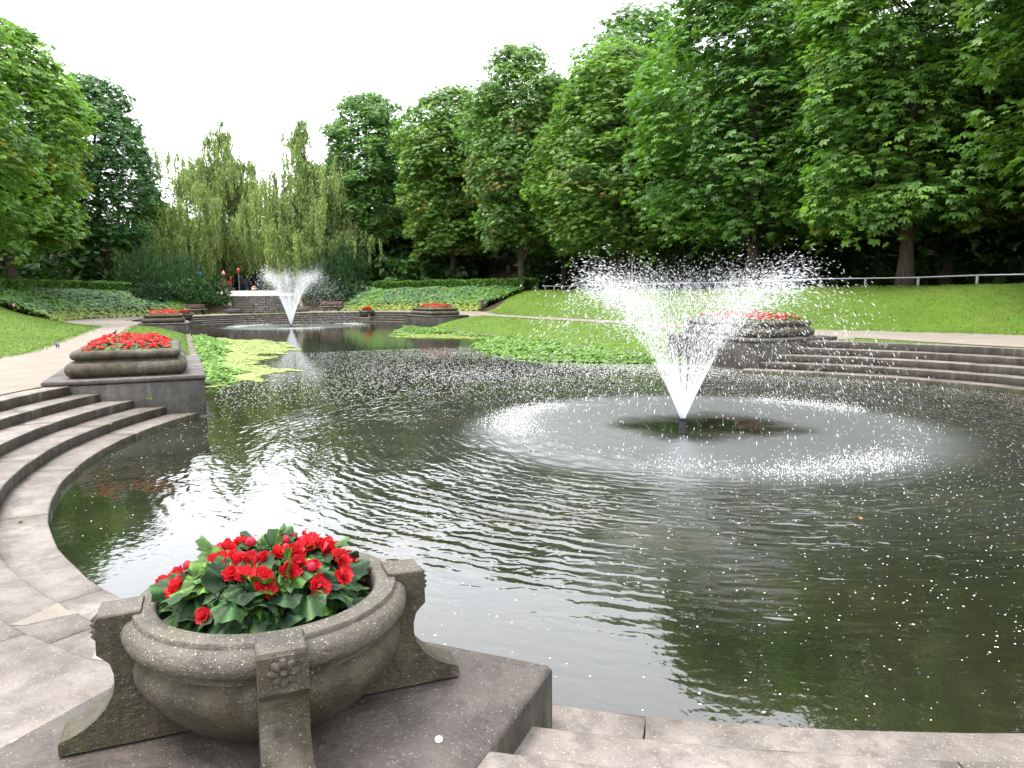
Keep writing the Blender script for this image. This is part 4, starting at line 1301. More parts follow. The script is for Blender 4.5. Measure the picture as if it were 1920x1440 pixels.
for i in range(240):
    a = i * 2.39996 + g.normal(0, .2); f = (i % 15) / 15 * .9 + g.uniform(0, .08)
    P = mound(a, f) * np.array((1, 1, 1)) + g.normal(0, .012, 3)
    o = np.array((math.cos(a), math.sin(a), 0))
    D = o * (1 - .3 * f) + np.array((0, 0, g.uniform(-.75, .05) + .25 * f)) + g.normal(0, .35, 3)
    Nn = o * (.75 - .45 * f) + np.array((0, 0, .75)) + g.normal(0, .28, 3)
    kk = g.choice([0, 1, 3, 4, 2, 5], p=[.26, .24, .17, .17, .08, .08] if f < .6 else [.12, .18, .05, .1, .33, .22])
    lf = link('leaf', leafm[kk], e); lf.color = (1, 1, 1, 1)
    frame_obj(lf, P - D / np.linalg.norm(D) * .04, D, Nn, g.uniform(.10, .165))
# blooms: mostly over the back and left, a few low on the near side
spots = []
for i in range(29):
    a = i * 2.39996 + g.normal(0, .3); f = g.uniform(.34, .95)
    if math.sin(a) < -.25 and f < .62: f = g.uniform(.62, .95)
    spots.append((a, f))
spots += [(-2.25, .16), (-1.0, .34), (-.55, .3), (-1.6, .5), (3.0, .25), (2.7, .3), (3.4, .35), (.15, .2), (-.25, .45), (-1.25, .62), (-1.9, .66), (-.8, .6)]
for i, (a, f) in enumerate(spots):
    o = np.array((math.cos(a), math.sin(a), 0))
    P = mound(a, f) * np.array((1.03, 1.03, 1.0)) + np.array((0, 0, .02)) + o * .025
    fl = link('flower', blooms[i % 5], e); fl.color = (1, 1, 1, 1)
    ax = norm(o * (1.0 - .5 * f) + np.array((0, 0, .55 + .5 * f)) + np.array((0, -.35, 0)) + g.normal(0, .25, 3))
    q = Vector(ax).to_track_quat('Z', 'Y')
    fl.matrix_local = Matrix.Translation(P) @ q.to_matrix().to_4x4() @ Matrix.Rotation(g.random() * 6, 4, 'Z') @ Matrix.Scale(g.uniform(.42, .74), 4)
for i in range(8):
    a = g.uniform(0, 6.28); f = g.uniform(.3, .9)
    P = mound(a, f) + np.array((0, 0, .02))
    bd = link('bud', budm, e, loc=P); bd.color = (1, 1, 1, 1)
    bd.rotation_euler = tuple(g.uniform(-.9, .9, 3)); bd.scale = (g.uniform(.8, 1.3),) * 3

# flower beds in the other planters
def flower_bed(x, y, z, hx, hy, hh, n, nf, label, seed, rnd=False, fs=.05):
    g = np.random.default_rng(seed)
    e = tag(empty('begonia_bed', (x, y, z)), label, 'flowers', 'red begonias in the far planters')
    if rnd:
        a = g.random(n) * 6.28; q = np.sqrt(g.random(n)) * .98; U = q * np.cos(a); W = q * np.sin(a)
    else:
        U = g.uniform(-1, 1, n); W = g.uniform(-1, 1, n)
    m = np.clip(1 - (np.maximum(np.abs(U), np.abs(W)) if not rnd else np.hypot(U, W)) ** 4, 0, 1)
    top = hh * (.35 + .65 * m) * (.75 + .5 * vnoise(U * hx * 3, W * hy * 3, seed))
    Z = top * g.uniform(.35, 1, n)
    P = np.c_[U * hx, W * hy, Z]
    th = g.random(n) * 6.28
    D = np.c_[np.cos(th), np.sin(th), g.uniform(-.6, .2, n)] + np.c_[U, W, U * 0] * .6
    Nn = np.c_[g.normal(0, .4, (n, 2)), np.ones(n)] + np.c_[U, W, U * 0] * .5
    col = np.array([(.03, .075, .02), (.045, .11, .022), (.08, .15, .03)])[g.integers(0, 3, n)] * g.uniform(.7, 1.3, (n, 1))
    c = link('foliage', scatter('foliage', P, D, norm(Nn), g.uniform(.09, .16, n), TRI2[0], TRI2[1], col, M['cover']), e); c['kind'] = 'stuff'
    # blooms: three-petal rosettes of folded petals
    k = 8
    nf = int(nf * 1.9)
    if rnd:
        a = g.random(nf) * 6.28; q = np.sqrt(g.random(nf)) * .95; U = q * np.cos(a); W = q * np.sin(a)
    else:
        U = g.uniform(-.97, .97, nf); W = g.uniform(-.97, .97, nf)
    m = np.clip(1 - (np.maximum(np.abs(U), np.abs(W)) if not rnd else np.hypot(U, W)) ** 4, 0, 1)
    top = hh * (.35 + .65 * m) * (.75 + .5 * vnoise(U * hx * 3, W * hy * 3, seed))
    C = np.c_[U * hx * 1.02, W * hy * 1.02, top * g.uniform(.75, 1.1, nf) + .015]
    ci = np.repeat(np.arange(nf), k)
    aa = np.tile(np.arange(k) / k * 6.28, nf) + g.random(nf)[ci] * 6
    lay = np.tile(np.array([.15, .9] * 4), nf)
    D = np.c_[np.cos(aa), np.sin(aa), lay + g.normal(0, .15, nf * k)] + np.c_[U, W, U * 0][ci] * .5
    Nn = np.c_[-np.cos(aa) * .5, -np.sin(aa) * .5, np.ones(nf * k)]
    pick_ = g.random(nf)[:, None]
    pc = np.where(pick_ < .62, np.array((.66, .016, .02)), np.where(pick_ < .85, np.array((.5, .03, .03)), np.array((.75, .07, .07))))
    col = pc[ci] * g.uniform(.75, 1.25, (nf * k, 1))
    c = link('blooms', scatter('blooms', C[ci], D, norm(Nn), fs * g.uniform(.7, 1.2, nf * k), TRI2[0] * np.array((1.15, 1, 1)), TRI2[1], col, M['petal']), e); c['kind'] = 'stuff'
flower_bed(-8.41, 7.0, 1.17, .72, 1.6, .25, 3200, 330, 'red begonias massed in the planter by the near sand path', 91)
flower_bed(8.35, 8.1, 1.29, .76, 1.6, .28, 2800, 230, 'pinkish red begonias in the planter behind the big fountain spray', 92)
flower_bed(-8.33, 38.65, 1.17, .8, 1.85, .28, 2400, 260, 'red begonias in the far left planter by the path bend', 93)
flower_bed(8.32, 38.6, 1.27, .75, 1.85, .30, 2400, 280, 'red begonias in the far right planter above the channel bank', 94)
flower_bed(7.19, FC + 6.69, .86, .42, .42, .36, 500, 70, 'small dome of red flowers in the far bowl below the right bench', 95, True, .075)
flower_bed(-7.19, FC + 6.69, .86, .42, .42, .36, 500, 70, 'small dome of red flowers in the far bowl by the left bench', 96, True, .075)
pl = tag(empty('pier_planter', (-3.2, 66.75, 2.9)), 'square stone box planter on the left stair wall', 'planter')
b = MB(); b.box((0, 0, .2), (.9, .9, .36), bev=.03); b.box((0, 0, .42), (1.0, 1.0, .1), bev=.03); b.build('box', M['planter'], pl)
b = MB(); b.box((0, 0, .3), (.8, .8, .36)); b.build('soil', M['soil_dark'], pl)
flower_bed(-3.2, 66.75, 3.36, .42, .42, .26, 400, 60, 'red flowers in the box planter on the left stair wall', 97, True, .075)

# ------------------------------------------------------------------ plants in the water
def water_plants(name, region, n, label, seed, hh=.22, size=(.09, .17), pal=None):
    g = np.random.default_rng(seed)
    x0, x1, y0, y1 = region[0]; f = region[1]
    X = g.uniform(x0, x1, n * 3); Y = g.uniform(y0, y1, n * 3)
    d = f(X, Y)
    k = d > 0
    X, Y, d = X[k][:n], Y[k][:n], d[k][:n]; n = len(X)
    Z = .02 + hh * np.clip(d * 1.2, .1, 1) * g.random(n) * (.5 + fbm(X * 1.5, Y * 1.5, seed, 2))
    th = g.random(n) * 6.28
    D = np.c_[np.cos(th), np.sin(th), g.uniform(-.3, .6, n)]
    Nn = norm(np.c_[g.normal(0, .4, (n, 2)), np.ones(n)])
    pal = pal or [(.11, .22, .03), (.15, .27, .045), (.085, .18, .028)]
    col = np.array(pal)[g.integers(0, len(pal), n)] * g.uniform(.65, 1.35, (n, 1))
    o = link(name, scatter(name, np.c_[X, Y, Z], D, Nn, g.uniform(size[0], size[1], n), TRI2[0], TRI2[1], col, M['cover']))
    return tag(o, label, 'water plants', kind='stuff')
def blob(cx, cy, rx, ry, amp, sd, sc=.6):
    def f(x, y): return 1 - np.sqrt(((x - cx) / rx) ** 2 + ((y - cy) / ry) ** 2) + amp * (fbm(x * sc, y * sc, sd, 4) - .5) * 2
    return f
# right bank: from the kerb out into the channel
def right_mat(x, y):
    edge = np.interp(y, [9, 10.5, 12, 15, 18, 20.5, 22.5, 24, 30, 33, 36], [6.4, 4.6, 3.3, 3.1, 3.4, 4.0, 5.6, 6.5, 6.3, 5.6, 7.0])
    return np.minimum((x - edge) / 1.2 + .5 * (fbm(x, y, 9, 3) - .5), np.minimum(7.2 - x + .2, (y - 8.9) / 1.0) + 0)
water_plants('water_plants', ((2.5, 7.25, 8.8, 34), right_mat), 19000, 'thick bright green water plants along the right bank behind the fountain', 101)
water_plants('water_plants', ((3.5, 7.2, 30, 38.5), lambda x, y: np.minimum((x - np.interp(y, [29, 31, 34, 37, 39], [7, 4.6, 4.2, 5.4, 7.2])) / .8, 7.1 - x) + .5 * (fbm(x, y, 19, 3) - .5)), 5000, 'far patch of green water plants at the foot of the right plinth', 102)
def left_plants(x, y):
    edge = np.interp(y, [9.4, 11, 13, 16, 20, 26, 33, 36], [-6.9, -6.3, -6.1, -6.6, -6.0, -5.7, -6.0, -7.0])
    return np.minimum((edge - x) / .8 + 1.7 * (fbm(x * .9, y * .9, 29, 3) - .5), np.minimum(x + 7.35, 1.0))
water_plants('water_plants', ((-7.3, -4.2, 10, 35), left_plants), 8000, 'green water plants among duckweed at the foot of the left bank', 103, .25)
water_plants('water_plants', ((7.0, 7.6, 5.2, 6.1), lambda x, y: .3 + 0 * x), 60, 'few green sprigs at the foot of the right plinth', 104, .16)

def duckweed(name, region, f, n, label, seed, size=(.035, .085)):
    g = np.random.default_rng(seed)
    x0, x1, y0, y1 = region
    X = g.uniform(x0, x1, n * 3); Y = g.uniform(y0, y1, n * 3)
    k = f(X, Y) > g.random(n * 3) ** 2 * .9 - .1
    X, Y = X[k][:n], Y[k][:n]; n = len(X)
    m = 6; a = np.arange(m) / m * 6.28
    tv = np.c_[np.cos(a), np.sin(a), np.zeros(m)]
    th = g.random(n) * 6.28
    D = np.c_[np.cos(th), np.sin(th), np.zeros(n)]
    Nn = norm(np.c_[g.normal(0, .06, (n, 2)), np.ones(n)])
    col = np.array([(.28, .35, .085), (.36, .43, .13), (.21, .29, .06)])[g.integers(0, 3, n)] * g.uniform(.75, 1.25, (n, 1))
    o = link(name, scatter(name, np.c_[X, Y, .012 + .012 * g.random(n)], D, Nn, g.uniform(size[0], size[1], n), tv, [np.array([(0, 1, 2), (0, 2, 3), (0, 3, 4), (0, 4, 5)])], col, M['cover']))
    return tag(o, label, 'duckweed', kind='stuff')
def left_weed(x, y):
    edge = np.interp(y, [9.6, 10.3, 11.5, 12.8, 14, 16, 19, 21.5, 24, 26, 28, 31, 35], [-6.9, -6.2, -5.5, -5.0, -5.4, -5.6, -4.9, -3.8, -3.0, -3.8, -3.4, -4.4, -6.9])
    return (edge - x) / 1.3 + 2.2 * (fbm(x * 1.3, y * .6, 39, 5) - .5)
duckweed('duckweed', (-7.05, -2.0, 9.6, 35), left_weed, 24000, 'pale yellow green duckweed floating along the left bank', 111)
duckweed('duckweed', (2.0, 7.0, 24, 34), lambda x, y: (x - np.interp(y, [24, 26, 29, 32, 34], [6.6, 4.6, 3.2, 3.6, 5.5])) / 1.2 + 2.2 * (fbm(x * 1.3, y * .6, 49, 5) - .5) - .1, 5000, 'pale duckweed floating in the channel below the far right planter', 112)

# ------------------------------------------------------------------ fountains
OCT = np.array([(1, 0, -.6), (-1, 0, -.6), (0, 0, 1.1), (0, 1, 0), (0, -1, 0)], float)      # a spindle of six faces
OCTF = [np.array([(0, 2, 3), (2, 1, 3), (1, 0, 3), (2, 0, 4), (1, 2, 4), (0, 1, 4)])]
TETRA = np.array([(1, 1, 1), (1, -1, -1), (-1, 1, -1), (-1, -1, 1)], float)
TETF = [np.array([(0, 1, 2), (0, 3, 1), (0, 2, 3), (1, 3, 2)])]
def drops(name, P, Vd, rad, stretch, parent, mat=None):
    n = len(P)
    D = norm(Vd); ref = np.tile(np.array((.3, .9, .2)), (n, 1))
    S = np.c_[rad, rad * stretch, rad]
    # OCT axis 1 (y) is along the flight
    me = scatter(name, P, D, ref, S, OCT, OCTF, np.ones((n, 3)), mat or M['spray'])
    o = link(name, me, parent); o['kind'] = 'stuff'
    return o
def fountain(cx, cy, label, vz, vr, n, seed, rmin, rmax, stretch, jets, jet_t, ring_r, nring, wind=(0, 0), spread=.5, dens=1.0):
    g = np.random.default_rng(seed)
    e = tag(empty('fountain', (cx, cy, 0)), label, 'fountain', 'floating spray fountains')
    b = MB(); b.lathe([(.001, -.4), (.16, -.4), (.16, -.05), (.12, -.03), (.07, .0), (.055, .11), (.075, .125), (.075, .15), (.001, .15)], k=20)
    b.build('nozzle', M['dark_metal'], e, True)
    G = 9.81
    z0 = .15
    # spray: droplets scattered along ballistic paths
    u = g.random(n)
    v_r = vr * np.where(u < .72, g.normal(1.0, .10, n), g.uniform(.45, 1.05, n))
    v_z = vz * np.where(u < .72, g.normal(1.0, .045, n), g.uniform(.8, 1.02, n))
    az = g.random(n) * 2 * PI
    # the nozzle throws separate fans
    az = az + .06 * np.sin(az * 9 + 1)
    T = (v_z + np.sqrt(v_z ** 2 + 2 * G * z0)) / G
    q = g.random(n)
    t = T * np.where(g.random(n) < .80, .03 + .50 * q ** .62, .45 + .55 * q)
    drag = 1 - .05 * t
    turb = .02 + .11 * (t / T) ** 1.2
    P = np.c_[v_r * t * np.cos(az) * drag, v_r * t * np.sin(az) * drag, z0 + v_z * t - .5 * G * t * t] + g.normal(0, 1, (n, 3)) * turb[:, None] * spread
    P[:, 0] += wind[0] * t * t; P[:, 1] += wind[1] * t * t
    V = np.c_[v_r * np.cos(az), v_r * np.sin(az), v_z - G * t] + g.normal(0, .35, (n, 3))
    k = P[:, 2] > .01
    rad = rmin + (rmax - rmin) * g.random(n) ** 2.6
    rad *= .75 + .5 * (t / T)
    drops('spray', P[k], V[k], rad[k], g.uniform(1.3, stretch, n)[k] * (1.25 - .5 * (t / T)[k]), e)
    # fine mist drifting about the top of the spray
    nm = n // 2
    az = g.random(nm) * 2 * PI; q = g.random(nm)
    t = T[:nm] * (.25 + .6 * q); vv = vr * g.uniform(.5, 1.15, nm)
    P = np.c_[vv * t * np.cos(az), vv * t * np.sin(az), z0 + vz * .97 * t - .5 * G * t * t] + g.normal(0, 1, (nm, 3)) * .16
    P[:, 0] += wind[0] * t * t * 1.6; P[:, 1] += wind[1] * t * t * 1.6
    P = P[P[:, 2] > .05]
    o = link('mist', scatter('mist', P, g.normal(0, 1, P.shape), g.normal(0, 1, P.shape), g.uniform(.5, 1.1, len(P)) * rmin, TETRA, TETF, np.ones((len(P), 3)), M['spray']), e); o['kind'] = 'stuff'
    # the sheets of water leaving the nozzle
    b = MB()
    a = np.arange(3) / 3 * 2 * PI; pr = np.c_[np.cos(a), np.sin(a)]
    for i in range(jets):
        az1 = i / jets * 2 * PI + g.normal(0, .05); az1 += .06 * math.sin(az1 * 9 + 1)
        vrr = vr * (g.normal(1.0, .05) if i % 4 else g.uniform(.3, .95)); vzz = vz * g.normal(1, .03)
        tt = np.linspace(0, jet_t * g.uniform(.35, 1.25), 5)
        pts = [(vrr * x * math.cos(az1) + .03 * math.cos(az1), vrr * x * math.sin(az1) + .03 * math.sin(az1), z0 - .02 + vzz * x - .5 * G * x * x) for x in tt]
        b.tube(pts, [.007, .008, .007, .005, .002], 3, caps=False)
    o = b.build('jets', M['spray'], e, True); o['kind'] = 'stuff'
    # crown of splashes where the drops land
    az = g.random(nring) * 2 * PI
    w = .05 + .95 * sstep(-.2, .8, np.sin(3 * az + .6) + .5 * np.sin(7 * az))
    kk = g.random(nring) < w
    az = az[kk]; m = len(az)
    rr = ring_r + g.normal(0, .24 * ring_r / 3.7, m) + .14 * np.sin(3 * az + 1.2)
    rr = rr + g.normal(0, .12, m)
    P = np.c_[rr * np.cos(az) + wind[0] * 2.1, rr * np.sin(az) + wind[1] * 2.1, g.exponential(.045, m) + .004]
    V = np.c_[g.normal(0, .4, (m, 2)), np.ones(m)]
    drops('splash', P, V, g.uniform(.25, 1.0, m) * rmax * .85, g.uniform(1, 2.4, m), e, M['foam'])
    return e
fountain(0, 0, 'large fountain spray fanning up from the near round basin', 6.55, 2.5, 34000, 121, .0022, .0075, 7.0, 120, .17, 3.2, 24000, wind=(.17, -.04))
fountain(0, FC, 'narrower misty fountain in the far round basin', 8.4, 2.35, 20000, 122, .006, .017, 3.2, 170, .42, 4.5, 5000, wind=(.25, .2), spread=.75)

# foam flecks and petals drifting on the water
g = np.random.default_rng(131)
n = 190000
X = g.uniform(-8.7, 9.4, n); Y = g.uniform(-8.7, 20, n)
rr = np.hypot(X, Y)
w = .07 + .42 * sstep(-5, 1, X) + .75 * sstep(3.5, 7.5, X) * (1 - sstep(7, 12, Y)) + .22 * sstep(4, 7, Y) * (1 - sstep(9, 14, Y))
w *= .35 + .9 * fbm(X * .5, Y * .5, 55, 3)
ok = (g.random(n) < w) & (np.hypot(X - .35, Y) > 4.0 + g.normal(0, .4, n)) & ((rr < 8.7) | ((np.abs(X) < 6.9) & (Y > 0))) & ~((right_mat(X, Y) > -.1) & (X > 2.4)) & ~((left_weed(X, Y) > 0) & (X < -2) & (Y > 9))
X, Y = X[ok], Y[ok]; n = len(X)
m = 5; a = np.arange(m) / m * 2 * PI
tv = np.c_[np.cos(a), np.sin(a), np.zeros(m)]
tf = [np.array([(0, 1, 2), (0, 2, 3), (0, 3, 4)])]
th = g.random(n) * 6.28
# each fleck rides on the local wave height
from_grid = (np.clip(((X + 9.4) / .06).round().astype(int), 0, len(np.arange(-9.4, 10.61, .06)) - 1))
ys = np.array(ylist); iy = np.clip(np.searchsorted(ys, Y), 0, len(ys) - 1)
zz = wz.reshape(len(ys), -1)[iy, np.clip(from_grid, 0, wz.reshape(len(ys), -1).shape[1] - 1)]
sz = .002 + .0055 * g.random(n) ** 3 + .009 * sstep(-1, 11, Y)
fl = link('foam_flecks', scatter('foam_flecks', np.c_[X, Y, zz + .001], np.c_[np.cos(th), np.sin(th), 0 * th], np.tile(np.array((0, 0, 1.)), (n, 1)), np.c_[sz, sz * g.uniform(1, 1.7, n), sz], tv, tf, np.ones((n, 3)), M['foam']))
tag(fl, 'white foam flecks and petals scattered over the dark water', 'foam', kind='stuff')
b = MB()
def lf(x, y, z, s, a):
    b.add([(x + s * math.cos(a), y + s * math.sin(a), z + .006), (x + s * .45 * math.cos(a + 1.6), y + s * .45 * math.sin(a + 1.6), z + .012), (x - s * math.cos(a), y - s * math.sin(a), z + .005), (x - s * .45 * math.cos(a + 1.6), y - s * .45 * math.sin(a + 1.6), z + .004)], [(0, 1, 2, 3)])
lf(-1.55, -4.9, .004, .045, .5)
tag(b.build('fallen_leaf', simple('orange_leaf', (.5, .13, .02), .6)), 'orange fallen leaf afloat in the dark water near the right edge', 'leaf')

# ------------------------------------------------------------------ litter and marks on the near stones
b = MB(); b.lathe([(.001, .012), (.013, .012), (.016, .008), (.016, 0), (.001, 0)], k=12)
tag(b.build('bottle_cap', M['white_paint'], None, True, loc=(-6.62, -7.25, .407)), 'small white bottle cap lying on the near plinth beside the bowl', 'bottle cap')
for j, pts_ in enumerate((mv, np.array([(-8.03, -5.48), (-8.01, -5.31), (-7.93, -5.40), (-7.95, -5.55)]))):
    b = MB(); n = len(pts_); c = pts_.mean(0)
    z_ = .2425 * float(zsc(math.atan2(c[1], c[0]))) + .001
    V = [(x, y, z_) for x, y in pts_] + [(c[0], c[1], z_ + .004)]
    b.add(V, (), [((i + 1) % n, i, n) if np.cross(pts_[i] - c, pts_[(i + 1) % n] - c) < 0 else (i, (i + 1) % n, n) for i in range(n)])
    tag(b.build('mortar_patch', M['mortar']), ['pale mortar repair on the step left of the flower bowl', 'small pale mortar repair beside the left leg of the bowl'][j], 'repair patch')
b = MB(); b.lathe([(.001, .006), (.016, .005), (.02, 0), (.001, 0)], k=10)
tag(b.build('paper_scrap', M['white_paint'], None, True, loc=(-8.2, -6.51, .395)), 'white scrap of litter on the stone at the lower left corner', 'litter')

def weed(x, y, z, s, label, seed):
    g = np.random.default_rng(seed); n = 26
    th = g.random(n) * 6.28
    D = np.c_[np.cos(th), np.sin(th), g.uniform(.2, 1.3, n)]
    P = np.c_[g.normal(0, s * .35, n), g.normal(0, s * .35, n), g.uniform(0, s * .3, n)]
    o = link('weed', scatter('weed', P, D, norm(np.c_[g.normal(0, .4, (n, 2)), np.ones(n)]), s * g.uniform(.4, 1, n), TRI3[0], TRI3[1], np.array([(.12, .25, .03)]) * g.uniform(.7, 1.3, (n, 1)), M['cover']), None, (x, y, z))
    tag(o, label, 'weed')
for wx_, wy_, wz_, ws_, lb, sd in ((-8.98, -1.75, .095, .028, 'small green weed in the joint of the lowest left step', 1), (-8.57, 3.1, .245, .03, 'small green weed growing on the second left step', 2),
                              (-8.05, 4.86, .39, .045, 'small green weed where the steps meet the left plinth', 3), (-7.45, 4.6, .10, .03, 'tiny green weed on the lowest step by the left plinth', 4)):
    weed(wx_, wy_, wz_, ws_, lb, sd)

# ------------------------------------------------------------------ street furniture beyond
def post_sign(kind, x, y, label):
    z = max(float(ground_h(x, y)), 0)
    if kind == 'lamp':
        e = tag(empty('street_lamp', (x, y, z)), label, 'street lamp')
        b = MB(); b.tube([(0, 0, -.2), (0, 0, 1), (0, 0, 3.3)], [.07, .05, .04], 10); b.build('pole', M['dark_metal'], e, True)
        b = MB(); b.lathe([(.001, 3.3), (.16, 3.32), (.22, 3.65), (.001, 3.65)], k=8); b.build('lantern', M['lamp_glass'], e)
        b = MB(); b.lathe([(.26, 3.65), (.2, 3.78), (.04, 3.9), (.001, 3.95)], k=8); b.build('cap', M['dark_metal'], e)
        return e
    e = tag(empty('traffic_sign', (x, y, z), -TH * .4), label, 'sign')
    hp = {'tri': 2.15, 'blue': 1.9, 'square': 3.0, 'back': 2.4}[kind]
    b = MB(); b.tube([(0, 0, -.2), (0, 0, hp + .3)], .035, 8); b.build('pole', M['grey_metal'], e, True)
    if kind == 'tri':
        for s, yy, mt, nm in ((.38, -.05, 'red_paint', 'border'), (.24, -.064, 'white_paint', 'face')):
            b = MB(); b.sweep([(-s, -s * .577), (s, -s * .577), (0, s * 1.155)], [(np.array((0, yy, hp)), np.array((1., 0, 0)), np.array((0, 0, 1.))), (np.array((0, yy + .012, hp)), np.array((1., 0, 0)), np.array((0, 0, 1.)))])
            b.build(nm, M[mt], e)
        b = MB(); b.box((0, -.068, hp + .02), (.06, .008, .17)); b.build('symbol', M['dark_metal'], e)
    else:
        pr = [(math.cos(q) * .3, math.sin(q) * .3) for q in np.arange(20) / 20 * 2 * PI] if kind != 'square' else [(-.3, -.36), (.3, -.36), (.3, .36), (-.3, .36)]
        if kind == 'back': pr = [(-.16, -.2), (.16, -.2), (.16, .2), (-.16, .2)]
        mt = {'blue': 'blue_paint', 'square': 'white_paint', 'back': 'red_paint'}[kind]
        b = MB(); b.sweep(pr, [(np.array((0, yy, hp)), np.array((1., 0, 0)), np.array((0, 0, 1.))) for yy in (-.06, -.048)]); b.build('face', M[mt], e)
        if kind == 'blue':
            b = MB(); b.box((0, -.064, hp), (.1, .008, .4)); b.build('symbol', M['white_paint'], e)
        if kind == 'square':
            b = MB(); b.box((0, -.064, hp), (.2, .008, .3)); b.build('symbol', M['blue_paint'], e)
    return e
for k, px, d, lb in (('tri', 427, 90, 'red and white triangular warning sign beside the stair top'), ('blue', 381.5, 84, 'round blue sign on a pale post above the left yew'), ('square', 374, 92, 'small pale square sign on a tall post near the lamp'), ('back', 455, 86, 'post with a small red plate at the stair top beside the people'),
                     ('lamp', 364, 90, 'lamp with pale lantern in front of the low birch'), ('lamp', 112, 72, 'thin dark lamp post under the left trees')):
    x, y = at(px, d); post_sign(k, x, y, lb)
x, y = at(1185, 52)
e = tag(empty('thin_post', (x, y, float(ground_h(x, y)))), 'thin pale post standing in the shade behind the fountain spray', 'post')
b = MB(); b.tube([(0, 0, -.2), (0, 0, 1.2), (0, 0, 2.6)], [.05, .05, .04], 8); b.build('shaft', M['pale_paint'], e, True)
b = MB(); b.lathe([(.05, 2.6), (.05, 2.66), (.001, 2.7)], k=8); b.build('cap', M['pale_paint'], e, True)
x, y = at(906, 61)
e = tag(empty('stone_post', (x, y, float(ground_h(x, y)) - .1)), 'small weathered stone post standing in the right ground cover', 'post')
b = MB(); b.box((0, 0, .35), (.28, .24, .9), bev=.04); b.box((0, 0, .88), (.2, .2, .25), bev=.06); b.build('shaft', M['planter'], e)

def car(x, y, rz, label):
    e = tag(empty('parked_car', (x, y, float(ground_h(x, y))), rz), label, 'car')
    side = [(-2.1, .35), (-2.15, .7), (-2.0, .88), (-1.25, .95), (-.6, 1.42), (.75, 1.45), (1.5, 1.0), (2.05, .85), (2.15, .6), (2.1, .35)]
    b = MB(); b.sweep(side, [(np.array((0, q, 0)), np.array((1., 0, 0)) , np.array((0, 0, 1.))) for q in (-.86, -.8, .8, .86)]); b.build('body', M['car_paint'], e)
    for s in (-1, 1):
        b = MB(); b.sweep([(-1.1, .98), (-.55, 1.36), (.7, 1.38), (1.3, 1.02)], [(np.array((0, s * q, 0)), np.array((1., 0, 0)), np.array((0, 0, 1.))) for q in (.84, .875)]); b.build('window', M['glass'], e)
        b = MB(); b.box((.1, s * .87, .62), (3.6, .02, .1)); b.build('side_strip', M['white_paint'], e)
        for wx_ in (-1.3, 1.3):
            b = MB(); b.lathe([(.1, -.1), (.31, -.1), (.32, 0), (.31, .1), (.1, .1)], k=18)
            V = b.v[-1]; b.v[-1] = np.c_[V[:, 0], V[:, 2], V[:, 1]]
            b.build('wheel', M['tyre'], e, True, loc=(wx_, s * .78, .32))
x, y = at(371, 97); car(x, y, -.25, 'dark parked car with a pale strip half hidden behind the left yews')

# ------------------------------------------------------------------ people and pigeons
def skin_mesh(joints, edges, sub=2):
    """one continuous body grown from a skeleton: joints name -> (x,y,z,r)"""
    names = list(joints)
    me = bpy.data.meshes.new('skeleton')
    me.from_pydata([joints[k][:3] for k in names], [(names.index(a), names.index(b)) for a, b in edges], [])
    o = bpy.data.objects.new('skeleton', me); COL.objects.link(o)
    md = o.modifiers.new('s', 'SKIN'); md.use_smooth_shade = True
    for i, k in enumerate(names):
        r_ = joints[k][3]; sv = me.skin_vertices[0].data[i]
        sv.radius = (r_, r_) if not hasattr(r_, '__len__') else r_
        sv.use_root = (i == 0)
    s2 = o.modifiers.new('u', 'SUBSURF'); s2.levels = sub; s2.render_levels = sub
    dg = bpy.context.evaluated_depsgraph_get()
    out = bpy.data.meshes.new_from_object(o.evaluated_get(dg))
    bpy.data.objects.remove(o)
    return out
EDG = [('pel', 'bel'), ('bel', 'che'), ('che', 'nek'), ('nek', 'hed'), ('hed', 'top'), ('pel', 'hipL'), ('hipL', 'kneL'), ('kneL', 'ankL'), ('ankL', 'toeL'), ('pel', 'hipR'), ('hipR', 'kneR'), ('kneR', 'ankR'), ('ankR', 'toeR'),
       ('che', 'shoL'), ('shoL', 'elbL'), ('elbL', 'wriL'), ('wriL', 'hanL'), ('che', 'shoR'), ('shoR', 'elbR'), ('elbR', 'wriR'), ('wriR', 'hanR')]
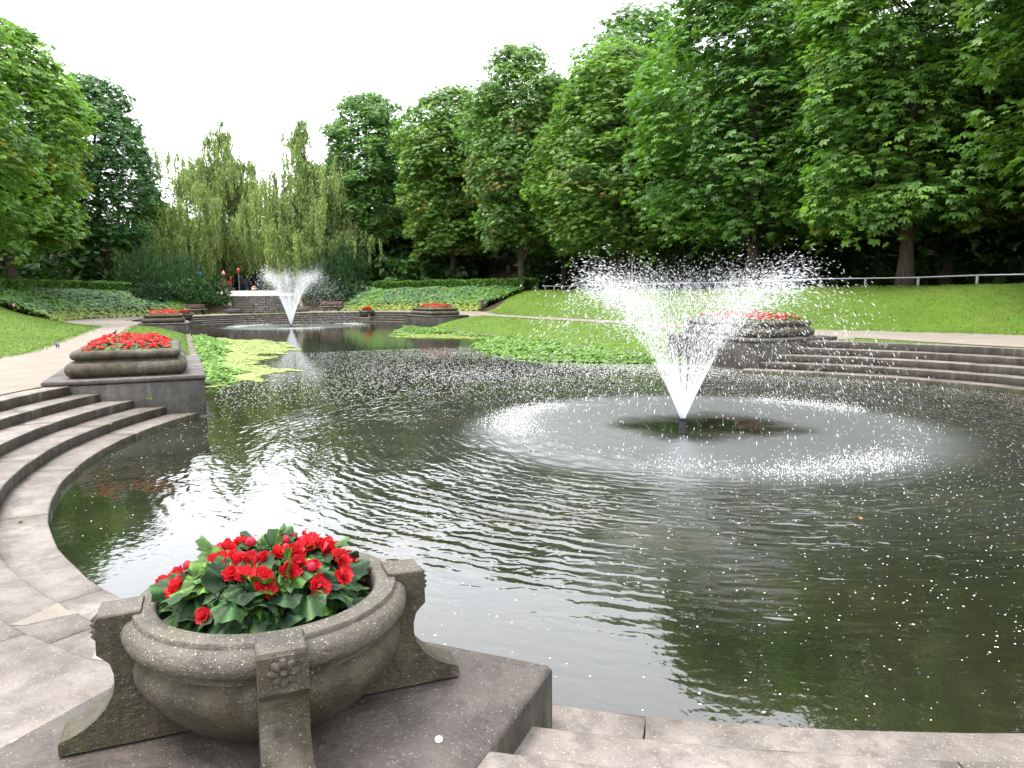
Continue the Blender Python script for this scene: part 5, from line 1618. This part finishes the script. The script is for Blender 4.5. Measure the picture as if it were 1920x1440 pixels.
def person(px, depth, label, top, legs, hair, rz, stride=.18, lean=0.0, scale=1.0, z=None, arm=.0):
    x, y = at(px, depth)
    J = dict(pel=(0, 0, .95, (.15, .11)), bel=(0, lean * .3, 1.1, (.15, .11)), che=(0, lean, 1.32, (.17, .12)), nek=(0, lean * 1.3, 1.5, .06), hed=(0, lean * 1.6 + .02, 1.62, .085), top=(0, lean * 1.7 + .02, 1.70, .07),
             hipL=(.1, 0, .88, .09), kneL=(.11, stride * .6, .5, .062), ankL=(.11, stride, .09, .042), toeL=(.12, stride + .14, .04, .035),
             hipR=(-.1, 0, .88, .09), kneR=(-.11, -stride * .2, .5, .062), ankR=(-.11, -stride, .09, .042), toeR=(-.12, -stride + .14, .04, .035),
             shoL=(.2, lean, 1.42, .06), elbL=(.26, lean - .06, 1.14, .045), wriL=(.26, lean + .1 + arm, .93 + arm, .034), hanL=(.26, lean + .14 + arm, .85 + arm, .03),
             shoR=(-.2, lean, 1.42, .06), elbR=(-.26, lean + .06, 1.14, .045), wriR=(-.25, lean + .16 + arm, .94 + arm, .034), hanR=(-.25, lean + .2 + arm, .86 + arm, .03))
    me = skin_mesh(J, EDG)
    for mm in (top, legs, 'skin', hair): me.materials.append(M[mm])
    for p in me.polygons:
        c = p.center
        arm_out = abs(c.x) > .2
        if c.z > 1.53: p.material_index = 3 if (c.z > 1.68 or c.y < lean * 1.6 - .0) else 2
        elif arm_out and c.z < .93 + arm: p.material_index = 2
        elif c.z > .9 or arm_out: p.material_index = 0
        else: p.material_index = 1
    zz = float(ground_h(x, y)) + .06 if z is None else z
    e = tag(empty('person', (x, y, zz), rz), label, 'person')
    e.scale = (scale,) * 3
    link('body', me, e)
    return e
person(440, 88, 'person in a red jacket walking at the top of the stairs', 'red_cloth', 'dark_cloth', 'grey_hair', 1.4)
person(460, 91, 'taller person in dark clothes at the stair top beside the red plate post', 'dark_cloth', 'dark_cloth', 'hair', 2.6, scale=1.06)
person(469, 87, 'person in dark clothes with pale head bending forward at the stair top', 'dark_cloth', 'navy_cloth', 'grey_hair', 3.4, lean=.14, arm=.1, scale=.97)
person(463, 96, 'shorter person in dark blue clothes just behind the stair top group', 'navy_cloth', 'dark_cloth', 'grey_hair', 3.0, scale=.98)
x, y = at(482, 82)
# a pale orange rounded bollard at the stair top
e = tag(empty('bollard', (x, y, float(ground_h(x, y)) + .05)), 'short pale orange rounded bollard on the stair top pavement', 'bollard')
b = MB(); b.lathe([(.001, -.05), (.24, -.05), (.26, .15), (.24, .4), (.15, .52), (.001, .56)], k=16); b.build('drum', M['tan_cloth'], e, True)
b = MB(); b.lathe([(.27, .2), (.275, .24), (.27, .28)], k=16); b.build('band', M['white_paint'], e, True)

# brown steps up the wooded slope with two handrails
bx_, by_ = WS0
dirv = WSD
az = math.atan2(dirv[1], dirv[0]) - PI / 2
z0 = 2.4
e = tag(empty('wood_steps', (bx_, by_, z0), az), 'brown leaf strewn steps climbing into the wood behind the right hedge', 'stairs')
for i in range(26):
    b = MB(); b.box((0, .55 * i, .16 * i), (3.6, .62, .2), bev=.02); b.build('step', M['stair_brown'], e)
for s in (-1.7, 1.7):
    b = MB(); b.tube([(s, 0, .95), (s, 14, 4.95)], .045, 8)
    for q in range(5): b.tube([(s, 3.5 * q, 1.0 * q), (s, 3.5 * q, 1.0 * q + .95)], .035, 6)
    b.build('handrail', M['wood'], e, True)
pz_ = z0 + .16 * 13 + .1
q = at(955, 80 + .55 * 13)
person(955, 80 + .55 * 13 * .95, 'person in a dark blue top and pale trousers climbing the brown wood steps', 'navy_cloth', 'pale_cloth', 'hair', az, z=pz_)

def pigeon(x, y, rz, label):
    J = dict(bod=(0, 0, .15, .065), che=(0, .08, .16, .06), nek=(0, .13, .22, .035), hed=(0, .15, .27, .03), bek=(0, .20, .262, .008), rum=(0, -.09, .14, .045), tai=(0, -.24, .11, (.04, .012)),
             lgL=(.03, .01, .09, .02), ftL=(.03, .02, .01, .008), lgR=(-.03, .01, .09, .02), ftR=(-.03, .02, .01, .008))
    me = skin_mesh(J, [('bod', 'che'), ('che', 'nek'), ('nek', 'hed'), ('hed', 'bek'), ('bod', 'rum'), ('rum', 'tai'), ('bod', 'lgL'), ('lgL', 'ftL'), ('bod', 'lgR'), ('lgR', 'ftR')])
    me.materials.append(M['feather'])
    o = link('pigeon', me, None, (x, y, float(ground_h(x, y)) + .012), rz, .85)
    tag(o, label, 'bird', 'pigeons on the sand path')
pigeon(-10.9, 16.2, .35, 'pigeon standing mid path beside the left lawn')
pigeon(-9.9, 23.8, -.5, 'pigeon at the grass edge of the path beyond the near planter')
